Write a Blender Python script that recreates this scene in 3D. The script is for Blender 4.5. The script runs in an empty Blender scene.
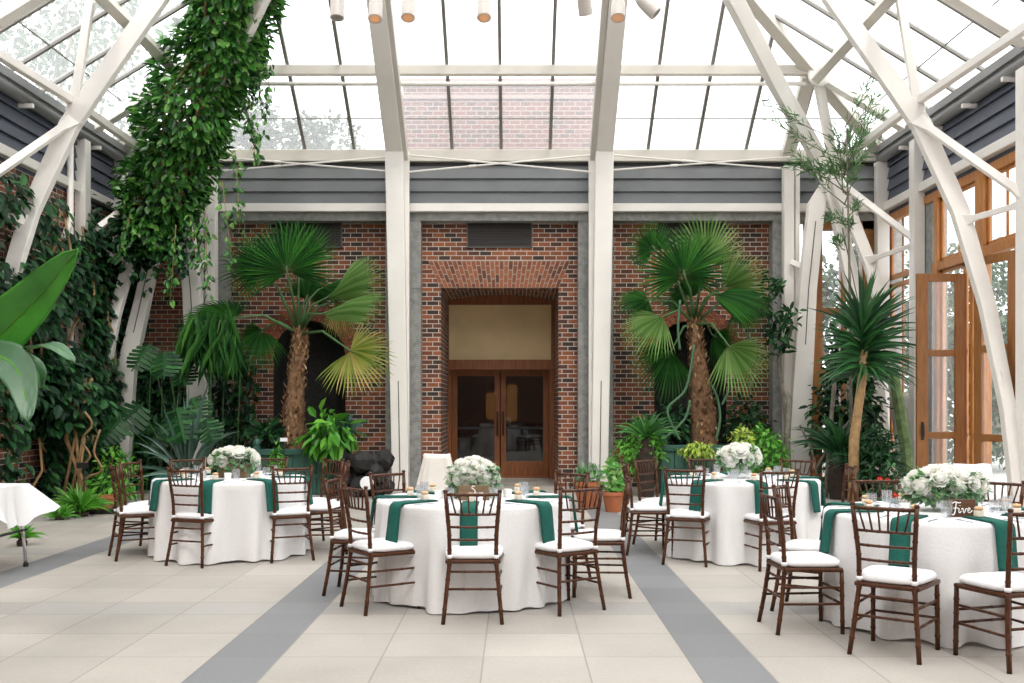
import bpy, math, random
import numpy as np
from mathutils import Vector, Matrix, Euler
R_ = math.radians
PI = math.pi
rnd = random.Random(7)
S = bpy.context.scene
col = S.collection
# ------------------------------------------------------------ camera, sky, sun, exposure
EYE = 1.5
F = 35.0 / 36.0 * 1024.0
cam = bpy.data.objects.new('camera', bpy.data.cameras.new('camera'))
col.objects.link(cam)
cam.data.lens = 35; cam.data.sensor_width = 36
cam.location = (0, 0, EYE); cam.rotation_euler = (PI / 2, 0, 0)
cam.data.shift_x = -3 / 1024.0; cam.data.shift_y = 63.5 / 1024.0
cam.data.clip_end = 300
S.camera = cam
W = bpy.data.worlds.new('overcast'); S.world = W; W.use_nodes = True
wn = W.node_tree.nodes; wl = W.node_tree.links
bg = wn['Background']
tcw = wn.new('ShaderNodeTexCoord'); sep = wn.new('ShaderNodeSeparateXYZ'); rw = wn.new('ShaderNodeValToRGB')
wl.new(tcw.outputs['Generated'], sep.inputs[0]); wl.new(sep.outputs['Z'], rw.inputs[0])
rw.color_ramp.elements[0].position = 0.0; rw.color_ramp.elements[0].color = (0.86, 0.90, 0.95, 1)
rw.color_ramp.elements[1].position = 0.6; rw.color_ramp.elements[1].color = (1.0, 1.0, 1.0, 1)
wl.new(rw.outputs[0], bg.inputs[0]); bg.inputs[1].default_value = 1.9
sun = bpy.data.objects.new('sun', bpy.data.lights.new('sun', 'SUN')); col.objects.link(sun)
sun.data.energy = 1.6; sun.data.angle = R_(14); sun.data.color = (1, .96, .9)
sun.rotation_euler = (R_(38), R_(8), 0)
S.view_settings.view_transform = 'Standard'
try: S.view_settings.look = 'None'
except Exception: pass
S.view_settings.gamma = 1.0; S.view_settings.use_curve_mapping = False
S.view_settings.exposure = 0.55
S.cycles.use_denoising = True
S.cycles.max_bounces = 8; S.cycles.transparent_max_bounces = 12

def P(px, py, Y):
    return Vector(((px - 515) * Y / F, Y, EYE + (405 - py) * Y / F))
CX = -0.27                     # the hall's centre line
def mir(v):
    return Vector((2 * CX - v[0], v[1], v[2]))
# ------------------------------------------------------------ mesh builder
class MB:
    def __init__(s): s.v = []; s.f = []
    def add(s, vs, fs, M=None):
        b = len(s.v)
        if M is not None: vs = [M @ Vector(v) for v in vs]
        s.v += [tuple(v) for v in vs]; s.f += [tuple(i + b for i in f) for f in fs]
    def box(s, x0, x1, y0, y1, z0, z1, M=None):
        vs = [(x0, y0, z0), (x1, y0, z0), (x1, y1, z0), (x0, y1, z0), (x0, y0, z1), (x1, y0, z1), (x1, y1, z1), (x0, y1, z1)]
        s.add(vs, [(0, 3, 2, 1), (4, 5, 6, 7), (0, 1, 5, 4), (1, 2, 6, 5), (2, 3, 7, 6), (3, 0, 4, 7)], M)
    def tube(s, pts, r, n=8, cap=True, M=None):
        pts = [Vector(p) for p in pts]
        if not hasattr(r, '__len__'): r = [r] * len(pts)
        vs = []; fs = []; prev = None
        for i, p in enumerate(pts):
            t = (pts[min(i + 1, len(pts) - 1)] - pts[max(i - 1, 0)])
            if t.length < 1e-9: t = Vector((0, 0, 1))
            t.normalize()
            if prev is None:
                a = t.cross(Vector((0, 0, 1)))
                if a.length < .05: a = t.cross(Vector((0, 1, 0)))
            else: a = prev - t * prev.dot(t)
            a.normalize(); b = t.cross(a); prev = a
            for k in range(n):
                q = 2 * PI * k / n
                vs.append(p + (a * math.cos(q) + b * math.sin(q)) * r[i])
        for i in range(len(pts) - 1):
            for k in range(n):
                k2 = (k + 1) % n
                fs.append((i * n + k, i * n + k2, (i + 1) * n + k2, (i + 1) * n + k))
        if cap:
            fs.append(tuple(range(n))[::-1]); fs.append(tuple((len(pts) - 1) * n + k for k in range(n)))
        s.add(vs, fs, M)
    def lathe(s, prof, n=24, M=None, wob=None):
        vs = []; fs = []
        for i, (r, z) in enumerate(prof):
            for k in range(n):
                q = 2 * PI * k / n
                rr = r + (wob(q, z) if wob else 0)
                vs.append((rr * math.cos(q), rr * math.sin(q), z))
        for i in range(len(prof) - 1):
            for k in range(n):
                k2 = (k + 1) % n
                fs.append((i * n + k, i * n + k2, (i + 1) * n + k2, (i + 1) * n + k))
        if prof[0][0] > 1e-6: fs.append(tuple(range(n))[::-1])
        if prof[-1][0] > 1e-6: fs.append(tuple((len(prof) - 1) * n + k for k in range(n)))
        s.add(vs, fs, M)
    def bar(s, pts, w, d, nrm, M=None):
        """rectangular section swept along pts: w in the plane square to nrm, d along nrm"""
        pts = [Vector(p) for p in pts]; nrm = Vector(nrm).normalized()
        if not hasattr(w, '__len__'): w = [w] * len(pts)
        if not hasattr(d, '__len__'): d = [d] * len(pts)
        vs = []; fs = []
        for i, p in enumerate(pts):
            t = (pts[min(i + 1, len(pts) - 1)] - pts[max(i - 1, 0)]).normalized()
            a = nrm.cross(t).normalized(); b = t.cross(a).normalized()
            for sa, sb in ((-1, -1), (1, -1), (1, 1), (-1, 1)):
                vs.append(p + a * (sa * w[i] / 2) + b * (sb * d[i] / 2))
        for i in range(len(pts) - 1):
            for k in range(4):
                k2 = (k + 1) % 4
                fs.append((i * 4 + k, i * 4 + k2, (i + 1) * 4 + k2, (i + 1) * 4 + k))
        n = len(pts) - 1
        fs += [(3, 2, 1, 0), (n * 4, n * 4 + 1, n * 4 + 2, n * 4 + 3)]
        s.add(vs, fs, M)
    def prism(s, poly, ext, M=None):
        n = len(poly); ext = Vector(ext)
        vs = [Vector(p) for p in poly] + [Vector(p) + ext for p in poly]
        fs = [tuple(range(n))[::-1], tuple(range(n, 2 * n))] + [(i, (i + 1) % n, n + (i + 1) % n, n + i) for i in range(n)]
        s.add(vs, fs, M)
    def build(s, name, mat=None, parent=None, smooth=False, bevel=0, loc=None, solid=0):
        me = bpy.data.meshes.new(name)
        me.from_pydata(s.v, [], s.f); me.update()
        if mat: me.materials.append(mat)
        if smooth:
            me.polygons.foreach_set('use_smooth', [True] * len(me.polygons))
            if smooth == 'auto':
                try: me.set_sharp_from_angle(angle=R_(40))
                except Exception: pass
        o = bpy.data.objects.new(name, me); col.objects.link(o)
        if loc is not None: o.location = loc
        if parent: o.parent = parent
        if bevel:
            m = o.modifiers.new('bevel', 'BEVEL'); m.width = bevel; m.segments = 2; m.limit_method = 'ANGLE'
        if solid:
            m = o.modifiers.new('solid', 'SOLIDIFY'); m.thickness = solid; m.offset = 0
        return o
def tag(o, label=None, cat=None, group=None, kind=None):
    if label: o['label'] = label
    if cat: o['category'] = cat
    if group: o['group'] = group
    if kind: o['kind'] = kind
    return o
def struct(o):
    o['kind'] = 'structure'; return o
def empty(name, loc=(0, 0, 0), rz=0):
    o = bpy.data.objects.new(name, None); col.objects.link(o)
    o.location = loc; o.rotation_euler = (0, 0, rz); o.empty_display_size = .1
    return o
def smooth(pts, k=5):
    P_ = [Vector(p) for p in pts]; out = []
    for i in range(len(P_) - 1):
        p0, p1, p2, p3 = P_[max(i - 1, 0)], P_[i], P_[i + 1], P_[min(i + 2, len(P_) - 1)]
        for j in range(k):
            t = j / k; out.append(.5 * ((2 * p1) + (p2 - p0) * t + (2 * p0 - 5 * p1 + 4 * p2 - p3) * t * t + (3 * p1 - p0 - 3 * p2 + p3) * t ** 3))
    return out + [P_[-1]]
def kids(o): return [c for c in bpy.data.objects if c.parent == o]
def copy_tree(o, parent=None, km=None):
    c = o.copy(); col.objects.link(c); c.parent = parent
    ch = KID.get(o.name)
    if ch is None:
        ch = kids(o); KID[o.name] = ch
    for k in ch: copy_tree(k, c)
    return c
KID = {}
# ------------------------------------------------------------ materials
def base_mat(name):
    m = bpy.data.materials.new(name); m.use_nodes = True
    nt = m.node_tree; b = nt.nodes['Principled BSDF']
    return m, nt, b
def sw(v): return (v[0], v[1], v[2], 1)
def simple(name, c, rough=.5, metal=0, var=0, scale=8, bump=0, trans=0, spec=None, stretch=None, c2=None, sheen=0):
    m, nt, b = base_mat(name)
    b.inputs['Base Color'].default_value = sw(c); b.inputs['Roughness'].default_value = rough
    b.inputs['Metallic'].default_value = metal
    if spec is not None: b.inputs['Specular IOR Level'].default_value = spec
    if sheen: b.inputs['Sheen Weight'].default_value = sheen
    if var or bump or c2:
        tc = nt.nodes.new('ShaderNodeTexCoord'); mp = nt.nodes.new('ShaderNodeMapping')
        nt.links.new(tc.outputs['Object'], mp.inputs[0])
        if stretch: mp.inputs['Scale'].default_value = stretch
        no = nt.nodes.new('ShaderNodeTexNoise'); no.inputs['Scale'].default_value = scale; no.inputs['Detail'].default_value = 5
        nt.links.new(mp.outputs[0], no.inputs['Vector'])
        rp = nt.nodes.new('ShaderNodeValToRGB'); nt.links.new(no.outputs['Fac'], rp.inputs[0])
        lo = c2 if c2 else tuple(x * (1 - var) for x in c); hi = c if c2 else tuple(min(1, x * (1 + var)) for x in c)
        rp.color_ramp.elements[0].position = .3; rp.color_ramp.elements[0].color = sw(lo)
        rp.color_ramp.elements[1].position = .7; rp.color_ramp.elements[1].color = sw(hi)
        nt.links.new(rp.outputs[0], b.inputs['Base Color'])
        if bump:
            bp = nt.nodes.new('ShaderNodeBump'); bp.inputs['Strength'].default_value = bump; bp.inputs['Distance'].default_value = .02
            nt.links.new(no.outputs['Fac'], bp.inputs['Height']); nt.links.new(bp.outputs[0], b.inputs['Normal'])
    return m
def leafmat(name, cols, rough=.42, tr=.25, spec=.5):
    m, nt, b = base_mat(name)
    g = nt.nodes.new('ShaderNodeNewGeometry'); rp = nt.nodes.new('ShaderNodeValToRGB')
    nt.links.new(g.outputs['Random Per Island'], rp.inputs[0])
    e = rp.color_ramp.elements
    while len(e) < len(cols): e.new(.5)
    for i, c in enumerate(cols):
        e[i].position = i / (len(cols) - 1); e[i].color = sw(c)
    nt.links.new(rp.outputs[0], b.inputs['Base Color'])
    b.inputs['Roughness'].default_value = rough; b.inputs['Specular IOR Level'].default_value = spec
    if tr:
        t = nt.nodes.new('ShaderNodeBsdfTranslucent'); mx = nt.nodes.new('ShaderNodeMixShader'); mx.inputs[0].default_value = tr
        nt.links.new(rp.outputs[0], t.inputs[0]); nt.links.new(b.outputs[0], mx.inputs[1]); nt.links.new(t.outputs[0], mx.inputs[2])
        nt.links.new(mx.outputs[0], nt.nodes['Material Output'].inputs[0])
    return m
def clothmat(name, c, tr=.15, var=.03):
    m = simple(name, c, .85, var=var, scale=60, bump=.15, spec=.2)
    nt = m.node_tree; b = nt.nodes['Principled BSDF']
    t = nt.nodes.new('ShaderNodeBsdfTranslucent'); t.inputs[0].default_value = sw(c)
    mx = nt.nodes.new('ShaderNodeMixShader'); mx.inputs[0].default_value = tr
    nt.links.new(b.outputs[0], mx.inputs[1]); nt.links.new(t.outputs[0], mx.inputs[2])
    nt.links.new(mx.outputs[0], nt.nodes['Material Output'].inputs[0])
    return m
def glassmat(name, haze=.45, tint=(1, 1, 1), gloss=.06, hz=(.95, .97, .98)):
    m = bpy.data.materials.new(name); m.use_nodes = True; nt = m.node_tree; nt.nodes.remove(nt.nodes['Principled BSDF'])
    out = nt.nodes['Material Output']
    t = nt.nodes.new('ShaderNodeBsdfTransparent'); t.inputs[0].default_value = sw(tint)
    l = nt.nodes.new('ShaderNodeBsdfTranslucent'); l.inputs[0].default_value = sw(hz)
    g = nt.nodes.new('ShaderNodeBsdfGlossy'); g.inputs['Roughness'].default_value = .03
    m1 = nt.nodes.new('ShaderNodeMixShader'); m1.inputs[0].default_value = haze
    nt.links.new(t.outputs[0], m1.inputs[1]); nt.links.new(l.outputs[0], m1.inputs[2])
    m2 = nt.nodes.new('ShaderNodeMixShader'); m2.inputs[0].default_value = gloss
    nt.links.new(m1.outputs[0], m2.inputs[1]); nt.links.new(g.outputs[0], m2.inputs[2])
    nt.links.new(m2.outputs[0], out.inputs[0])
    return m
def brickmat(name, axes='xz', cols=None, mortar=(.52, .47, .41), bw=.215, bh=.083, ms=.007):
    m, nt, b = base_mat(name)
    cols = cols or [(.042, .026, .021), (.11, .040, .022), (.19, .058, .026), (.31, .10, .04)]
    tc = nt.nodes.new('ShaderNodeTexCoord'); sp = nt.nodes.new('ShaderNodeSeparateXYZ'); cb = nt.nodes.new('ShaderNodeCombineXYZ')
    nt.links.new(tc.outputs['Object'], sp.inputs[0])
    nt.links.new(sp.outputs[axes[0].upper()], cb.inputs[0]); nt.links.new(sp.outputs[axes[1].upper()], cb.inputs[1])
    br = nt.nodes.new('ShaderNodeTexBrick'); nt.links.new(cb.outputs[0], br.inputs['Vector'])
    br.inputs['Scale'].default_value = 1; br.inputs['Brick Width'].default_value = bw; br.inputs['Row Height'].default_value = bh
    br.inputs['Mortar Size'].default_value = ms; br.inputs['Mortar Smooth'].default_value = .1; br.inputs['Bias'].default_value = 0
    br.inputs['Color1'].default_value = (0, 0, 0, 1); br.inputs['Color2'].default_value = (1, 1, 1, 1); br.inputs['Mortar'].default_value = (.5, .5, .5, 1)
    rp = nt.nodes.new('ShaderNodeValToRGB'); nt.links.new(br.outputs['Color'], rp.inputs[0])
    e = rp.color_ramp.elements
    while len(e) < len(cols): e.new(.5)
    ps = [.12, .28, .55, .95] if len(cols) == 4 else [i / (len(cols) - 1) for i in range(len(cols))]
    for i, c in enumerate(cols): e[i].position = ps[i]; e[i].color = sw(c)
    no = nt.nodes.new('ShaderNodeTexNoise'); no.inputs['Scale'].default_value = 30; no.inputs['Detail'].default_value = 4
    nt.links.new(tc.outputs['Object'], no.inputs['Vector'])
    mul = nt.nodes.new('ShaderNodeMix'); mul.data_type = 'RGBA'; mul.blend_type = 'MULTIPLY'; mul.inputs[0].default_value = .5
    r2 = nt.nodes.new('ShaderNodeValToRGB'); nt.links.new(no.outputs['Fac'], r2.inputs[0])
    r2.color_ramp.elements[0].position = .3; r2.color_ramp.elements[0].color = (.5, .5, .5, 1); r2.color_ramp.elements[1].position = .6
    nt.links.new(rp.outputs[0], mul.inputs[6]); nt.links.new(r2.outputs[0], mul.inputs[7])
    mx = nt.nodes.new('ShaderNodeMix'); mx.data_type = 'RGBA'; mx.inputs[7].default_value = sw(mortar)
    nt.links.new(br.outputs['Fac'], mx.inputs[0]); nt.links.new(mul.outputs[2], mx.inputs[6])
    nt.links.new(mx.outputs[2], b.inputs['Base Color']); b.inputs['Roughness'].default_value = .85
    bp = nt.nodes.new('ShaderNodeBump'); bp.inputs['Strength'].default_value = .5; bp.inputs['Distance'].default_value = .01; bp.invert = True
    nt.links.new(br.outputs['Fac'], bp.inputs['Height']); nt.links.new(bp.outputs[0], b.inputs['Normal'])
    return m
def woodmat(name, c, c2, stretch=(12, 12, 1), rough=.35, scale=3, spec=.4):
    return simple(name, c, rough, scale=scale, stretch=stretch, c2=c2, bump=.05, spec=spec)
M_white = simple('white painted steel', (.80, .765, .715), .4, var=.04, scale=2)
M_cream = simple('cream painted steel', (.56, .53, .47), .5, var=.05, scale=2)
M_mull = simple('grey glazing bar', (.22, .21, .19), .5)
M_gutter = simple('grey gutter metal', (.20, .20, .20), .4, var=.2, scale=1)
M_slot = simple('dark slot', (.12, .11, .10), .8)
M_stone = simple('grey stone', (.25, .25, .235), .8, var=.25, scale=12, bump=.1)
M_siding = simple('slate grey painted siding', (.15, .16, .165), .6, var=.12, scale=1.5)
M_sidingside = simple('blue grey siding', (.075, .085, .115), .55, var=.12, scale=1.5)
M_brick = brickmat('red brick', 'xz')
M_brick_y = brickmat('red brick return', 'yz')
M_bricksoff = brickmat('soldier bricks', 'yx', bw=.4, bh=.075)
M_brickpale = brickmat('weathered brick of the tower', 'xz', cols=[(.09, .03, .022), (.14, .036, .023), (.18, .045, .027), (.21, .065, .04)], bw=.215, bh=.09, mortar=(.32, .28, .25), ms=.009)
M_wood = woodmat('orange varnished oak', (.56, .24, .065), (.34, .125, .03))
M_woodleaf = woodmat('brown varnished oak', (.34, .15, .05), (.21, .085, .026))
M_wooddark = woodmat('dark red brown wood', (.31, .115, .04), (.17, .058, .024))
M_panel = simple('ochre panel', (.80, .62, .33), .6, var=.08, scale=2)
M_black = simple('black metal', (.012, .012, .012), .5)
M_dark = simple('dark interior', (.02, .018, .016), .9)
M_roof = glassmat("milky roof glass", .24, gloss=.03)
M_pane = glassmat('clear pane', .04, gloss=.05)
M_doorglass = glassmat("dark door glass", .0, tint=(.2, .2, .2), gloss=.07)
M_chair = woodmat('mahogany lacquered wood', (.098, .034, .012), (.038, .012, .005), spec=.28, rough=.3, stretch=(10, 10, 2), scale=9)
M_cush = clothmat('white cushion fabric', (.84, .83, .84), .05)
M_cloth = clothmat('white table linen', (.90, .89, .885), .18)
M_drape = clothmat('ivory drape', (.80, .76, .70), .1)
M_green = clothmat('dark teal napkin cloth', (.016, .105, .082), .05, var=.1)
M_leaf = leafmat('ivy leaves', [(.012, .045, .014), (.03, .12, .022), (.05, .20, .03), (.09, .30, .045), (.22, .46, .10)], rough=.33)
M_leafdk = leafmat('dark wall leaves', [(.006, .020, .009), (.010, .042, .016), (.018, .072, .024), (.04, .14, .035)], spec=.22, tr=.12)
M_leafbr = leafmat('bright leaves', [(.05, .20, .02), (.09, .34, .03), (.20, .52, .06)])
M_leafyel = leafmat('yellow green leaves', [(.25, .42, .04), (.42, .55, .07), (.5, .6, .15)])
M_leafgrey = leafmat('eucalyptus leaves', [(.10, .22, .12), (.2, .33, .20), (.10, .3, .06), (.3, .42, .28)])
M_agave = leafmat('blue green blades', [(.05, .11, .09), (.10, .19, .14)], tr=.05)
M_palm = leafmat('fan palm green', [(.02, .085, .02), (.04, .17, .03), (.075, .26, .04)], tr=.22)
M_palmlt = leafmat('pale fan palm', [(.12, .27, .06), (.24, .40, .12), (.38, .52, .22)], tr=.25)
M_palmyel = leafmat('yellowing fan palm', [(.20, .30, .06), (.42, .45, .12), (.62, .50, .20)], tr=.25)
M_yucca = leafmat('yucca blades', [(.008, .042, .013), (.02, .095, .027), (.04, .16, .04)], tr=.08)
M_banana = simple('banana leaf', (.07, .36, .03), .35, c2=(.035, .24, .02), scale=5, stretch=(1, 1, 1))
M_bananapale = simple('pale banana leaf', (.04, .12, .045), .4, var=.12, scale=4)
M_tree = leafmat('distant tree leaves', [(.04, .08, .04), (.08, .13, .075), (.13, .19, .115)])
M_conif = leafmat('needle sprays', [(.06, .17, .05), (.14, .30, .10)])
M_bark = simple('palm bark', (.17, .09, .045), .9, var=.5, scale=18, bump=.5)
M_barkhusk = leafmat('palm husks', [(.06, .028, .012), (.17, .085, .035), (.30, .16, .07), (.42, .30, .18)], tr=0, rough=.9)
M_stem = simple('tan stem', (.35, .22, .10), .8, var=.3, scale=10)
M_greystem = simple('grey bark', (.20, .18, .14), .9, var=.3, scale=10)
M_greenstem = simple('green stem', (.05, .12, .035), .6, var=.2, scale=10)
M_planter = simple('dark green painted planter wood', (.03, .10, .075), .5, var=.15, scale=4)
M_terra = simple('terracotta', (.36, .115, .045), .8, var=.12, scale=6)
M_soil = simple('soil', (.03, .02, .014), 1, var=.4, scale=20, bump=.4)
M_flower = leafmat('ivory petals', [(.93, .91, .82), (.96, .95, .92), (.98, .98, .97)], tr=.5, rough=.7)
M_flowerred = leafmat('red petals', [(.6, .03, .015), (.75, .10, .03)], tr=.2)
M_box = woodmat('weathered wooden box', (.22, .15, .09), (.12, .075, .04), stretch=(1, 6, 12))
M_sign = woodmat('dark walnut sign', (.13, .065, .035), (.06, .03, .018), stretch=(1, 6, 12))
M_paint = simple('white paint lettering', (.9, .9, .88), .6)
M_favor = simple('tan biscuit', (.66, .40, .22), .7, var=.2, scale=40)
M_favorbox = simple('cream favour jar', (.80, .72, .60), .4, var=.05)
M_chrome = simple('chrome', (.7, .7, .7), .15, metal=1)
M_cutlery = simple('steel cutlery', (.45, .5, .6), .25, metal=1)
M_glass = glassmat('drinking glass', .08, tint=(.97, .98, 1), gloss=.15)
M_votive = simple('white votive', (.85, .84, .82), .3)
M_china = simple('white china', (.86, .86, .87), .2)
M_can = simple('white spotlight can', (.52, .48, .44), .35)
M_ground = simple('pale outdoor paving', (.5, .5, .47), .9, var=.2, scale=1)
M_stonedk_shade = simple('dark stone and niche shade', (.016, .015, .014), .8, var=.5, scale=14, bump=.4)
M_rustleaf = leafmat('brown leaves', [(.15, .06, .02), (.3, .14, .05)])
m, nt, b = base_mat('warm lit bulb'); b.inputs['Emission Color'].default_value = (1, .42, .08, 1); b.inputs['Emission Strength'].default_value = 3.5
M_bulb = m
m, nt, b = base_mat('room lamp glow'); b.inputs['Emission Color'].default_value = (1, .45, .12, 1); b.inputs['Emission Strength'].default_value = 1.2
M_glow = m
# floor paving
def floor_material():
    m, nt, b = base_mat('stone paving'); N = nt.nodes; L = nt.links
    tc = N.new('ShaderNodeTexCoord'); sp = N.new('ShaderNodeSeparateXYZ'); L.new(tc.outputs['Object'], sp.inputs[0])
    def mth(op, a, b_=None, c=None):
        n = N.new('ShaderNodeMath'); n.operation = op
        for i, x in enumerate((a, b_, c)):
            if x is None: continue
            if hasattr(x, 'is_output'): L.new(x, n.inputs[i])
            else: n.inputs[i].default_value = x
        return n.outputs[0]
    def wrap(v, per):
        return mth('SUBTRACT', v, mth('MULTIPLY', mth('FLOOR', mth('DIVIDE', v, per)), per))
    mx = wrap(mth('ADD', sp.outputs['X'], 1.40), 2.82)
    my = wrap(mth('SUBTRACT', 7.14, sp.outputs['Y']), 2.84)
    sx = mth('GREATER_THAN', mx, 2.416); sy = mth('GREATER_THAN', my, 2.416)
    g1 = mth('LESS_THAN', wrap(mx, .604), .009); g2 = mth('LESS_THAN', wrap(my, .604), .009)
    grout = mth('MAXIMUM', g1, g2)
    wn_ = N.new('ShaderNodeTexWhiteNoise'); cb = N.new('ShaderNodeCombineXYZ')
    tx = mth('ADD', mth('FLOOR', mth('DIVIDE', mx, .604)), mth('MULTIPLY', mth('FLOOR', mth('DIVIDE', mth('ADD', sp.outputs['X'], 1.40), 2.82)), 7.0))
    ty = mth('ADD', mth('FLOOR', mth('DIVIDE', my, .604)), mth('MULTIPLY', mth('FLOOR', mth('DIVIDE', mth('SUBTRACT', 7.14, sp.outputs['Y']), 2.84)), 7.0))
    L.new(tx, cb.inputs[0]); L.new(ty, cb.inputs[1])
    L.new(cb.outputs[0], wn_.inputs['Vector'])
    no = N.new('ShaderNodeTexNoise'); no.inputs['Scale'].default_value = 1.3; no.inputs['Detail'].default_value = 6; L.new(tc.outputs['Object'], no.inputs['Vector'])
    no2 = N.new('ShaderNodeTexNoise'); no2.inputs['Scale'].default_value = 40; no2.inputs['Detail'].default_value = 4; L.new(tc.outputs['Object'], no2.inputs['Vector'])
    def mixc(f, a, c, mode='MIX'):
        n = N.new('ShaderNodeMix'); n.data_type = 'RGBA'; n.blend_type = mode
        for i, x in ((0, f), (6, a), (7, c)):
            if hasattr(x, 'is_output'): L.new(x, n.inputs[i])
            elif i == 0: n.inputs[0].default_value = x
            else: n.inputs[i].default_value = sw(x)
        return n.outputs[2]
    c = mixc(no.outputs['Fac'], (.29, .27, .24), (.455, .418, .375))  # stone mottling, its wide contrast also paints in soft light variation
    c = mixc(mth('MULTIPLY', sy, .8), c, (.31, .298, .28))
    c = mixc(sx, c, (.185, .187, .192))
    v = mth('ADD', mth('MULTIPLY', wn_.outputs['Value'], .18), mth('ADD', mth('MULTIPLY', no2.outputs['Fac'], .24), .80))
    cv = N.new('ShaderNodeCombineXYZ')
    for i in range(3): L.new(v, cv.inputs[i])
    c = mixc(1.0, c, cv.outputs[0], 'MULTIPLY')
    c = mixc(mth('MULTIPLY', grout, .6), c, (.16, .15, .14))
    L.new(c, b.inputs['Base Color']); b.inputs['Roughness'].default_value = .55; b.inputs['Specular IOR Level'].default_value = .3
    bp = N.new('ShaderNodeBump'); bp.inputs['Strength'].default_value = .2; bp.inputs['Distance'].default_value = .004; bp.invert = True
    L.new(grout, bp.inputs['Height']); L.new(bp.outputs[0], b.inputs['Normal'])
    return m
M_floor = floor_material()
# ------------------------------------------------------------ room shell
XL, XR = -7.2, 6.7
YB = 18.0
ZE = 6.11                      # eave height
mb = MB(); mb.box(XL - .4, XR + .4, -6, 22.6, -.2, 0); struct(mb.build('floor', M_floor))
mb = MB(); mb.box(-70, XL - .4, -20, 90, -.4, -.02); mb.box(XR + .4, 70, -20, 90, -.4, -.02); mb.box(XL - .4, XR + .4, 22.6, 90, -.4, -.02)
struct(mb.build('floor_outside', M_ground))
# --- back wall
BAYS = [(P(228, 0, YB).x, P(386, 0, YB).x), (P(421, 0, YB).x, P(578, 0, YB).x), (P(613, 0, YB).x, P(772, 0, YB).x)]
ZH = P(0, 221, YB).z           # underside of the header
def arc(cx, cz, r, n=14): return [(cx + r * math.cos(PI - PI * i / n), cz + r * math.sin(PI - PI * i / n)) for i in range(n + 1)]
YW = YB + .22
def arched_wall(mb, x0, x1, z1, cx, r, zs, y):
    mb.add([(x0, y, 0), (cx - r, y, 0), (cx - r, y, z1), (x0, y, z1)], [(0, 1, 2, 3)])
    mb.add([(cx + r, y, 0), (x1, y, 0), (x1, y, z1), (cx + r, y, z1)], [(0, 1, 2, 3)])
    a = arc(cx, zs, r)
    for (xa, za), (xb, zb) in zip(a[:-1], a[1:]):
        mb.add([(xa, y, za), (xb, y, zb), (xb, y, z1), (xa, y, z1)], [(0, 1, 2, 3)])
bw = MB()
NICHE = []
for i in (0, 2):
    x0, x1 = BAYS[i]; cx = (x0 + x1) / 2; NICHE.append(cx)
    arched_wall(bw, x0 - .02, x1 + .02, ZH + .1, cx, .66, 2.38, YW)
# centre bay with the flat-arched portal
PX0, PX1 = P(440, 0, YB).x, P(559, 0, YB).x; PZ = P(0, 288, YW).z
x0, x1 = BAYS[1]
bw.box(x0 - .02, PX0, YW, YW + .3, 0, ZH + .1); bw.box(PX1, x1 + .02, YW, YW + .3, 0, ZH + .1); bw.box(PX0, PX1, YW, YW + .3, PZ, ZH + .1)
# left corner stretch of brick
bw.box(XL, P(206, 0, YB).x, YW - .05, YW + .2, 0, ZH + .1)
back = struct(bw.build('wall_back', M_brick))
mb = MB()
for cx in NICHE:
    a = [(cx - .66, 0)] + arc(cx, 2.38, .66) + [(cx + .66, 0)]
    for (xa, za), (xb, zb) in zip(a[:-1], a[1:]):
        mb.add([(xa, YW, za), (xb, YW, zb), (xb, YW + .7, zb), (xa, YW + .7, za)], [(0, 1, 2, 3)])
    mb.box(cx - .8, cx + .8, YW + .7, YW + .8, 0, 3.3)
mb.build('niche_lining', M_stonedk_shade, back)  # near-black colour stands in for the shade inside the niches
mb = MB()
for cx in NICHE:                # radial brick rims
    for ring, (ra, rb) in enumerate(((.67, .80), (.81, .94))):
        n = 24 + ring * 4
        for k in range(n):
            q0 = PI * (k + .08) / n; q1 = PI * (k + .92) / n
            poly = [(cx + r * math.cos(q), YW - .015, 2.38 + r * math.sin(q)) for r, q in ((ra, q0), (rb, q0), (rb, q1), (ra, q1))]
            mb.prism(poly, (0, .03, 0))
# splayed flat arch over the portal
zt = P(0, 259, YB).z
tl, tr_, bl, br_ = P(427, 0, YB).x, P(571, 0, YB).x, PX0, PX1
n = 30
for k in range(n):
    f0, f1 = (k + .1) / n, (k + .9) / n
    splits = [0, .33, .66, 1] if k % 2 else [0, .18, .5, .82, 1]
    for s0, s1 in zip(splits[:-1], splits[1:]):
        s0 += .02; s1 -= .02
        def pt(f, s):
            xa = bl + (br_ - bl) * f; xb = tl + (tr_ - tl) * f
            return (xa + (xb - xa) * s, YW - .015, PZ + (zt - PZ) * s)
        mb.prism([pt(f0, s0), pt(f1, s0), pt(f1, s1), pt(f0, s1)], (0, .03, 0))
M_archbrick = leafmat('arch bricks', [(.10, .034, .02), (.2, .06, .028), (.30, .10, .042), (.24, .075, .03)], tr=0, rough=.85)
mb.build('arch_bricks', M_archbrick, back)
mb = MB(); mb.add([(tl, YW - .004, zt), (tr_, YW - .004, zt), (br_, YW - .004, PZ), (bl, YW - .004, PZ)], [(0, 1, 2, 3)])
mb.build('arch_mortar', simple('lime mortar', (.42, .36, .3), .9), back)
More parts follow.
